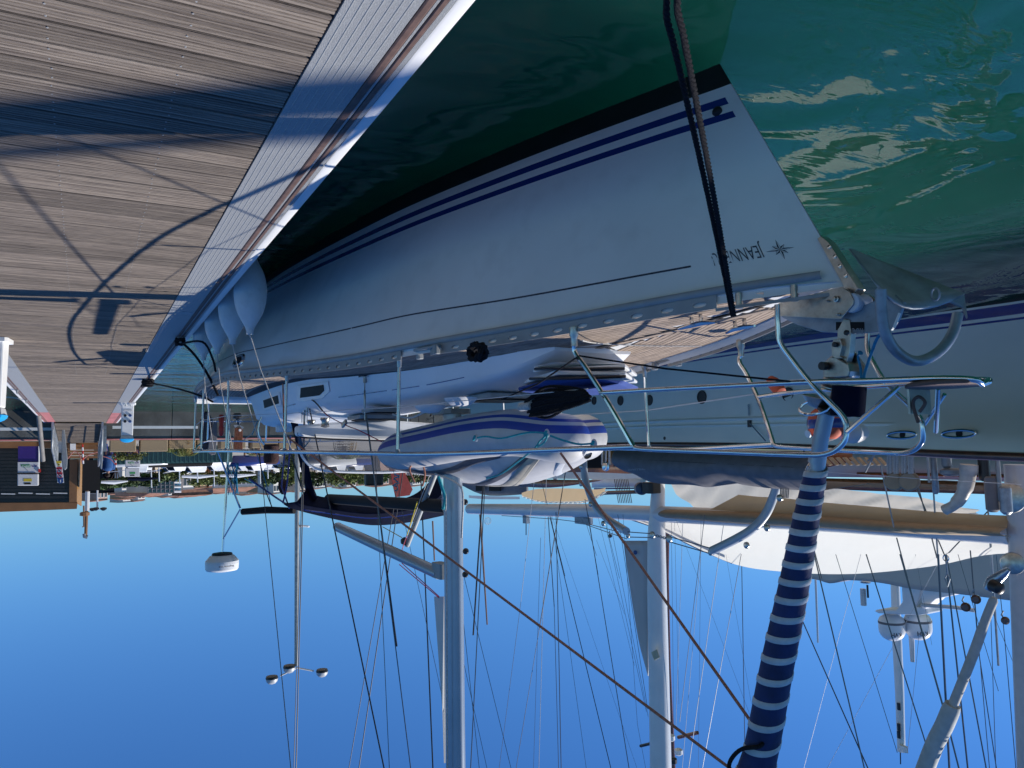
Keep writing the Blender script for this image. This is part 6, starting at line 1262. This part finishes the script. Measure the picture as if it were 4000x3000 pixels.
# red and white barrier poles and handrail
for i,(u,v0,v1) in enumerate(((322,1735,1812),(450,1772,1826))):
    t=thing('barrier_pole',['red and white striped pole at the gangway head','red and white striped pole beside the person in blue'][i],'pole',P(u,v0,y=42+i))
    a=P(u,v0,y=42+i);b_=P(u+3,v1,y=42+i)
    for k in range(6): MB().tube([a.lerp(b_,k/6),a.lerp(b_,(k+1)/6)],.035,8).build('band',[redc,deckwhite][k%2],t)
    q=[P(u-(50 if i==0 else 28)+0*k,0,y=42) for k in range(1)]
for i,(pts) in enumerate((((265,1792),(290,1763),(310,1778),(322,1812)),((325,1795),(345,1778),(375,1768),(397,1762)),((400,1782),(430,1792),(450,1815)))):
    tag(MB().tube(bez([P(u,v,y=42.2) for u,v in pts],5),.022,6).build('barrier_chain',redquay,loc=P(*pts[0],y=42.2)),['red and white chain hanging in an arc before the kiosk corner','red and white chain between gangway and striped pole','red and white chain beside the person in blue'][i],'chain')
# person in a blue jacket
def person():
    y=45.0; c=P(423,1790,y=y); s=(P(423,1860,y=y).z-QZ)/1.72; t=thing('person','person in a loose blue jacket walking on the quay behind the gangway','person',(c.x,y,QZ))
    vs=[(0,0,.95),(0,0,1.15),(0,0,1.38),(0,0,1.48),(0,-.02,1.62),(.09,0,.9),(.11,-.05,.5),(.11,.02,.09),(.12,-.13,.04),(-.09,0,.9),(-.10,.08,.5),(-.10,.18,.10),(-.10,.06,.04),(.19,0,1.38),(.27,-.02,1.1),(.27,-.16,.88),(.27,-.22,.80),(-.19,0,1.38),(-.26,.02,1.1),(-.25,-.1,.86),(-.25,-.15,.79)]
    es=[(0,1),(1,2),(2,3),(3,4),(0,5),(5,6),(6,7),(7,8),(0,9),(9,10),(10,11),(11,12),(2,13),(13,14),(14,15),(15,16),(2,17),(17,18),(18,19),(19,20)]
    rd=[.14,.14,.15,.055,.095,.095,.07,.045,.045,.095,.07,.045,.045,.065,.048,.036,.03,.065,.048,.036,.03]
    me=bpy.data.meshes.new('body'); me.from_pydata([Vector(v)*s for v in vs],es,[]); me.materials.append(skinm); o=bpy.data.objects.new('body',me); C.objects.link(o); o.parent=t
    md=o.modifiers.new('k','SKIN'); sv=me.skin_vertices[0].data
    for i,r in enumerate(rd): sv[i].radius=(r*s,r*s)
    sv[0].use_root=True; o.modifiers.new('s','SUBSURF').levels=1
    b=MB(); off=Vector((c.x,y,QZ))
    rows=[]
    for z,rx,ry in ((.72,.30,.22),(.9,.29,.21),(1.1,.26,.19),(1.3,.25,.18),(1.42,.2,.14),(1.48,.08,.08)): rows.append([off+V((rx+.02*math.sin(k*2.3+z*9))*math.cos(k/16*2*math.pi),ry*math.sin(k/16*2*math.pi),z)*s for k in range(16)])
    b.grid(rows,wrap=True); b.build('jacket',bluewater,t,smooth=True)
    for sg in (1,-1): MB().tube([off+V(sg*.2,0,1.4)*s,off+V(sg*.29,0,1.12)*s,off+V(sg*.28,-.15,.88)*s],[.085*s,.075*s,.06*s],10).build('sleeve',bluewater,t,smooth=True)
    for sg in (1,-1): MB().tube([off+V(sg*.09,0,.92)*s,off+V(sg*.11,.02+.03*-sg,.5)*s,off+V(sg*.11,.1-.08*sg,.12)*s],[.115*s,.09*s,.07*s],10).build('trouser_leg',navy,t,smooth=True)
    MB().lathe(off+V(0,.0,1.6)*s,[(.09*s,0),(.108*s,.06*s),(.10*s,.13*s),(.05*s,.17*s)],14).build('hair',haird,t,smooth=True)
person()
# boats on the hardstand and moored beyond the quay
rn=random.Random(11)
def bgboat(u,v,L,y,label,rz,mh=None):
    c=P(u,v,y=y); L*=.6; return small_boat((c.x,y,c.z),L,L*.33,L*.14,mh or deckwhite,label,rz=rz)
for i,(u,v,L,y,lab,rz) in enumerate(((640,1795,9,75,'white cabin cruiser with sloped windscreen, largest behind the planters',1.2),(560,1800,8,78,'white motor boat behind the second cabinet',1.4),(745,1798,8,80,'white motor boat behind the small dry palm',1.3),(850,1796,9,85,'brown bowed motor boat behind the stern rails',1.35),(400,1796,7,62,'white motor boat beside the person in blue',1.5),(1070,1800,9,80,'white motor boat between the radar pole and the bimini',1.3),(1160,1800,8,84,'white motor boat behind the bimini leg',1.2),(960,1800,8,90,'small white motor boat behind the standing palm',1.3))):
    bgboat(u,v-6,L,y,lab,rz,MATS['dark cap rail'] if i==3 else None)
nvy=MATS['navy paint']
for i,(u,v,L,y,mh,lab) in enumerate(((600,1793,7,66,nvy,'navy hulled motor boat between the second cabinet and the palm'),(680,1800,7,90,slate,'grey hulled boat behind the large white cruiser'),(905,1794,7,66,nvy,'navy hulled boat just past the standing board'),(1020,1796,6,70,None,'white boat behind the radar pole base'),(1115,1794,6,68,slate,'grey hulled boat beside the bimini leg'),(1255,1796,8,72,None,'white boat seen through the sprayhood window'),(1330,1800,8,84,nvy,'navy hulled boat seen through the sprayhood window'),(475,1800,7,84,nvy,'navy hulled boat just above the person in blue'))):
    bgboat(u,v-4,L,y,lab,.9+.12*(i%5),mh)
for i,(u,v0,v1,y) in enumerate(((620,1800,1882,76),(590,1800,1905,88),(700,1800,1890,82),(770,1800,1885,82),(835,1800,1900,90),(1015,1800,1890,85),(1045,1800,1870,82))):
    tag(MB().tube([P(u,v0,y=y),P(u+2,v1,y=y)],.06,6).build('thin_mast',mastwhite,loc=P(u,v0,y=y)),'thin pale mast among the moored boats beyond the quay, %s from the kiosk'%['second','first','third','fourth','fifth','sixth','seventh'][i],'mast','thin masts beyond the quay')
for i,(u0,u1,v,y,m_) in enumerate(((500,620,1871,84,sailnavy),(395,500,1883,84,deckwhite),(710,850,1861,84,deckwhite),(590,690,1798,70,tanT),(860,1000,1858,86,deckwhite))):
    tag(MB().tube([P(u0,v,y=y),P((u0+u1)/2,v+1,y=y),P(u1,v-4,y=y)],[.12,.2,.06],8).build('stowed_boom',m_,loc=P(u0,v,y=y),smooth=True),['boom with a navy cover behind the second cabinet','white boom above the person in blue','white boom left of the cream house','tan cover on a boat behind the bare planter','white boom behind the radar pole'][i],'boom')
# green corrugated shed and dark car port behind the planters
t=thing('green_shed','long blue green corrugated shed behind the planters','shed',P(600,1770,y=60)); 
MB().box(P(580,1785,y=62)-V(1.0,0,.3),(9,4,1.6)).build('wall',mat('blue green sheet',(.03,.10,.10),.5,var=.1),t)
for k in range(30): MB().box(P(580,1785,y=59.97)-V(1.0-4.3+k*.3,0,.3),(.06,.06,1.55)).build('rib',mat('blue green sheet',(.03,.10,.10),.5),t)
tag(MB().box(P(700,1785,y=64),(4.5,3,1.5)).build('dark_van',dshadow,loc=P(700,1785,y=64),bev=.2),'low dark covered shape behind the dry palm','shed')
# houses
def house(u0,u1,vt,y,wallm,roofm,label,rows_=2,cols=4,roofpx=14,winm_=None,vb=1800,hip=.3,name='house'):
    a=P(u0,vt,y=y); b_=P(u1,vt,y=y); x0,x1=min(a.x,b_.x),max(a.x,b_.x); zt=a.z; W=x1-x0; D_=max(6,W*.6); t=thing(name,label,'building',((x0+x1)/2,y,QZ)); t['_u']=float((u0+u1)/2)
    MB().box(((x0+x1)/2,y+D_/2,(QZ+zt)/2),(W,D_,zt-QZ)).build('wall',wallm,t)
    rh=roofpx*y*1.12/3000
    if roofpx>0: MB().hexa([V(x0-.3,y-.3,zt+.004),V(x1+.3,y-.3,zt+.004),V(x1+.3,y+D_+.3,zt+.004),V(x0-.3,y+D_+.3,zt+.004),V(x0+W*hip*.3,y+D_*.45,zt+rh),V(x1-W*hip*.3,y+D_*.45,zt+rh),V(x1-W*hip*.3,y+D_*.55,zt+rh),V(x0+W*hip*.3,y+D_*.55,zt+rh)]).build('roof',roofm,t)
    H=min(zt-QZ,rows_*3.0); t.rotation_euler.z=-.6 if (u1-u0)<120 else -.18
    for r in range(rows_):
        for c in range(cols):
            cx=x0+W*(c+.5)/cols; cz=zt-1.4-r*2.7
            if cz<QZ+.5: continue
            ww=min(1.1,W/cols*.5); o=MB().box((cx,y-.01,cz),(ww+.25,.10,1.5)).build('window',greyp if wallm is not stuccoB else slate,t); MB().box((cx,y-.07,cz),(ww,.03,1.3)).build('pane',winm_ or winm,o)
    return t
house(708,765,1912,150,stuccoB,slate,'cream apartment house with three columns of windows beside the glazed stair block',3,3,4)
house(766,812,1906,156,stuccoC,tile,'ochre house beside the cream apartment house',3,3,6)
house(812,832,1912,158,MATS['varnished mahogany'],tile,'narrow dark red house end',1,1,3)
house(832,1000,1908,165,stuccoB,tile,'long white house with dark openings under a tan roof',1,9,16)
house(700,830,1936,185,tile,tile,'broad brown roofed hall behind the cream house',0,0,6)
house(465,575,1922,160,stuccoB,slate,'low white building between the black cabinet and the glass office',1,5,2)
house(395,452,1926,150,MATS['smoked window'],slate,'dark low building near the black cabinet',0,0,2)
house(575,680,1926,145,stuccoA,tile,'warehouse with dark glass front and tan roof',0,0,13)
t=thing('office_building','tall dark blue green glass office front with white mullions','building',P(630,1870,y=142))
for r in range(4):
    for c in range(6):
        u=578+c*17; v=1866+r*15; MB().prism([P(u,v,y=142),P(u+16,v,y=142),P(u+16,v+14,y=142),P(u,v+14,y=142)],(0,.3,0)).build('pane',glassb,t)
for c in range(7): part_tube('mullion',[P(577+c*17,1850,y=141.8),P(577+c*17,1927,y=141.8)],.10,slate,par=t,n=4)
for r in range(5): part_tube('mullion',[P(577,1865+r*15,y=141.8),P(680,1865+r*15,y=141.8)],.08,slate,par=t,n=4)
t=thing('glass_tower','pale blue glazed stair block with white frame beside the cream house','building',P(694,1870,y=143))
for r in range(3):
    for c in range(2): MB().prism([P(u,v,y=143) for u,v in [(681+c*13,1868+r*18),(693+c*13,1868+r*18),(693+c*13,1884+r*18),(681+c*13,1884+r*18)]],(0,.3,0)).build('pane',mat('sky blue glass',(.10,.28,.42),.15,var=.1),t)
for r in range(4): part_tube('frame',[P(680,1866+r*18,y=142.8),P(708,1866+r*18,y=142.8)],.18,deckwhite,par=t,n=4)
rn=random.Random(21)
walls=[stuccoA,stuccoB,stuccoC,stuccoD,stuccoB]
adj=['cream','white','ochre','pink','pale']
k=0
for (u0,u1,vt,y) in ((335,372,1945,230),(372,425,1962,215),(440,480,1935,240),(478,535,1955,250),(500,572,1945,235),(535,570,1962,260),(560,600,1938,260),(600,650,1944,255),(652,700,1946,250),(700,742,1948,262),(745,800,1944,258),(860,905,1932,260),(905,960,1926,250),(962,1010,1938,255),(1015,1060,1930,235),(1062,1105,1935,225),(1105,1160,1928,240),(1165,1215,1925,235),(1220,1280,1915,240),(1285,1340,1905,245),(1345,1400,1912,240),(1400,1470,1900,245),(1475,1530,1905,235),(1540,1600,1898,240),(1600,1660,1905,250)):
    m_=rn.randrange(5); house(u0,u1,vt-7,y,walls[m_],tile,'distant %s hillside house with terracotta roof, number counted by its place: %s'%(adj[m_],'near the kiosk' if u0<500 else 'above the shed' if u0<850 else 'behind the rails' if u0<1200 else 'behind the bimini'),2,max(2,int((u1-u0)/14)),5); k+=1
for o in [o for o in C.objects if o.get('label','').startswith('distant ')]:
    o['group']='distant hillside houses'; o['category']='house'
house(470,570,1962,262,stuccoB,slate,'large stacked white hillside villa with terraces, highest on the skyline',2,6,2)
# hedges and trees along the far shore
i=0
for (u,v,y,w_,h_,m_,n) in ((455,1888,120,90,30,leafd,900),(540,1880,118,110,34,leafd,1200),(600,1865,118,80,36,leafd,900),(690,1850,118,70,50,leaf,900),(660,1840,122,80,30,leafd,800),(820,1868,116,120,52,leaf,1400),(880,1862,120,90,48,leaf,1100),(955,1866,116,70,44,leafd,900),(1060,1868,112,70,50,leafd,1000),(1140,1868,112,90,54,leaf,1200),(1230,1868,116,80,46,leafd,900),(1330,1870,112,110,50,leaf,1400),(1400,1866,112,80,48,leaf,1000),(1480,1862,118,80,40,leafd,900),(1580,1868,112,110,30,leaf,900),(1680,1868,114,80,28,leafd,800),(1160,1800,60,60,60,leaf,1100),(1120,1830,70,60,70,leaf,1000)):
    tree('hedge_tree','dense green tree in the hedge line below the far houses' if m_ is leafd else 'bushy yellow green tree in the hedge line below the far houses',u,v,y,w_,h_,m_,n,.55 if y>100 else .3,seed=i+30); i+=1
ORD=['first','second','third','fourth','fifth','sixth','seventh','eighth','ninth','tenth','eleventh','twelfth','thirteenth','fourteenth','fifteenth','sixteenth','seventeenth','eighteenth','nineteenth','twentieth','last','last but one']
def order(sel,text):
    for k,o in enumerate(sorted(sel,key=lambda o:o.get('_u',0))): o['label']=text%ORD[min(k,20)]
order([o for o in C.objects if o.get('group')=='distant hillside houses' and o['_u']<500],'distant terracotta roofed house near the kiosk, %s along the skyline counted from the kiosk')
order([o for o in C.objects if o.get('group')=='distant hillside houses' and 500<=o['_u']<850],'distant terracotta roofed house above the moored boats, %s counted from the kiosk side')
order([o for o in C.objects if o.get('group')=='distant hillside houses' and 850<=o['_u']<1240],'distant terracotta roofed house behind the stern rails, %s counted from the radar pole')
order([o for o in C.objects if o.get('group')=='distant hillside houses' and o['_u']>=1240],'distant terracotta roofed house seen through the bimini arch, %s counted from its leg')
tr=[o for o in C.objects if o.get('group')=='trees and hedges along the far shore']
order([o for o in tr if 'dense' in o['label']],'dense dark hedge tree below the far houses, %s dark one from the kiosk')
order([o for o in tr if 'bushy' in o['label']],'bushy yellow green tree below the far houses, %s such one from the kiosk')
wr=[o for o in C.objects if o.get('group')=='rigging wires against the sky']
for lo_,hi_,tx in ((0,2300,'between the grey mast and the white aft mast, %s from the grey mast'),(2300,2560,'close to the white aft mast on its dinghy side, %s toward that mast'),(2560,3050,'between the aft mast and the striped headsail, %s from the aft mast'),(3050,3500,'between striped headsail and satellite domes, %s from the headsail'),(3500,3760,'just past the satellite domes, %s from the domes'),(3760,9999,'next to the tall mast at the photo border, %s toward the border')):
    order([o for o in wr if lo_<=o['_u']<hi_],'thin stay '+tx)
for o in C.objects:
    if '_u' in o: del o['_u']
# the tall three headed street lamp
lp=thing('street_lamp','tall grey street lamp with three frosted heads standing beyond the radar pole','street lamp',P(1160,1800,y=44.5))
Pz=lambda u,v:P(u,v,y=44.5)
part_tube('pole',[V(Pz(1161,1850).x,44.5,QZ),Pz(1161,1850),Pz(1157,2600)],[.15,.14,.10],mat('pale lamp steel',(.42,.41,.38),.45,.5),par=lp,n=14)
for (a_,b__,hd) in (((1157,2608),(1225,2621),(1258,2628)),((1155,2612),(1095,2640),(1062,2655)),((1150,2608),(1135,2612),(1130,2612))):
    part_tube('arm',[Pz(*a_),Pz(*b__)],.045,greyp,par=lp,n=8); hc=Pz(*hd)
    MB().lathe(hc-V(0,0,.22),[(.02,0),(.30,.03),(.34,.12),(.33,.16)],20).build('lamp_shade',lampb,lp,smooth=True)
    MB().lathe(hc-V(0,0,.06),[(.33,0),(.30,.14),(.2,.25),(.06,.30),(.001,.31)],20).build('lamp_dome',lampg,lp,smooth=True)
MB().box(Pz(1188,2055),(.6,.3,.1),ry=.15,bev=.08).build('side_lamp',deckwhite,lp,bev=.03); part_tube('side_arm',[Pz(1162,2060),Pz(1190,2056)],.04,galv,par=lp,n=6)
for (u,v,y) in ((366,1990,90),(405,1988,90),(372,1988,91)):
    pass
t=thing('street_lamp','far street lamp with three small round heads near the kiosk','street lamp',P(382,1800,y=90))
part_tube('pole',[P(381,1800,y=90),P(380,1990,y=90)],.09,greyp,par=t,n=8)
for u,v in ((361,1991),(374,1989),(404,1989)): MB().lathe(P(u,v,y=90)-V(0,0,.2),[(.1,0),(.3,.05),(.32,.2),(.1,.35)],10).build('lamp_head',lampb,t); part_tube('arm',[P(381,1990,y=90),P(u,v,y=90)],.04,greyp,par=t,n=5)
# faded red sail / parasol, brown awning shapes behind the bimini
tag(MB().prism([P(u,v,y=30) for u,v in [(1522,1815),(1568,1815),(1612,1912),(1600,1935),(1545,1942),(1530,1870)]],(0,.04,0)).build('red_banner',mat('faded red cloth',(.42,.07,.06),.8,var=.1),loc=P(1560,1850,y=30)),'faded red cloth panel hanging behind the bimini','banner')
tag(MB().tube([P(1548+10*math.cos(i*1.1),1812+i*4.2,y=13.4)+V(.03*math.sin(i*2),0,0) for i in range(26)],.014,5).build('rope_coil',rope_b,loc=P(1555,1860,y=13.4),smooth=True),'blue rope coil hanging under the bimini','rope')
tag(MB().box(P(1460,1872,y=13),(.32,.2,.2),bev=.04).build('black_speaker',blackp,loc=P(1460,1872,y=13),bev=.02),'black ribbed box hanging under the sprayhood arch','box')
tag(MB().lathe(P(1105,1870,y=13.2),[(.03,0),(.07,.05),(.08,.15),(.05,.22),(.02,.26)],12).build('brown_bag',MATS['dark brown canvas'],loc=P(1105,1870,y=13.2),smooth=True),'reddish brown pouch hanging on the bimini frame','bag')
# boats on the other side of the pontoon: only a bow shows at the border
c=P(40,1692,y=29); small_boat((c.x+2.2,29.5,0),7,2.3,1.0,deckwhite,'white motor boat bow beyond the pontoon beside the leaning pile',rz=-1.2)
c=P(80,1590,y=24); tag(MB().tube(bez([V(1.36,21.8,DZ+.05),V(1.7,22.5,.75),V(2.6,23.5,.8),V(4,24.5,1.0)],5),.02,6).build('mooring_line',rope_w,loc=V(1.36,21.8,DZ+.05)),'white mooring line leading off the right side of the pontoon','mooring line')
pedestal(P(10,1540,z=DZ).x+.25,P(10,1540,z=DZ).y,0,'blue capped pedestal at the photo border just past the nearest pedestal')
cleat(V(1.29,19.5,DZ+.002),'cleat on the right pontoon edge between the two right pedestals')
cleat(V(1.29,22.5,DZ+.002),'cleat on the right pontoon edge just past the second right pedestal')
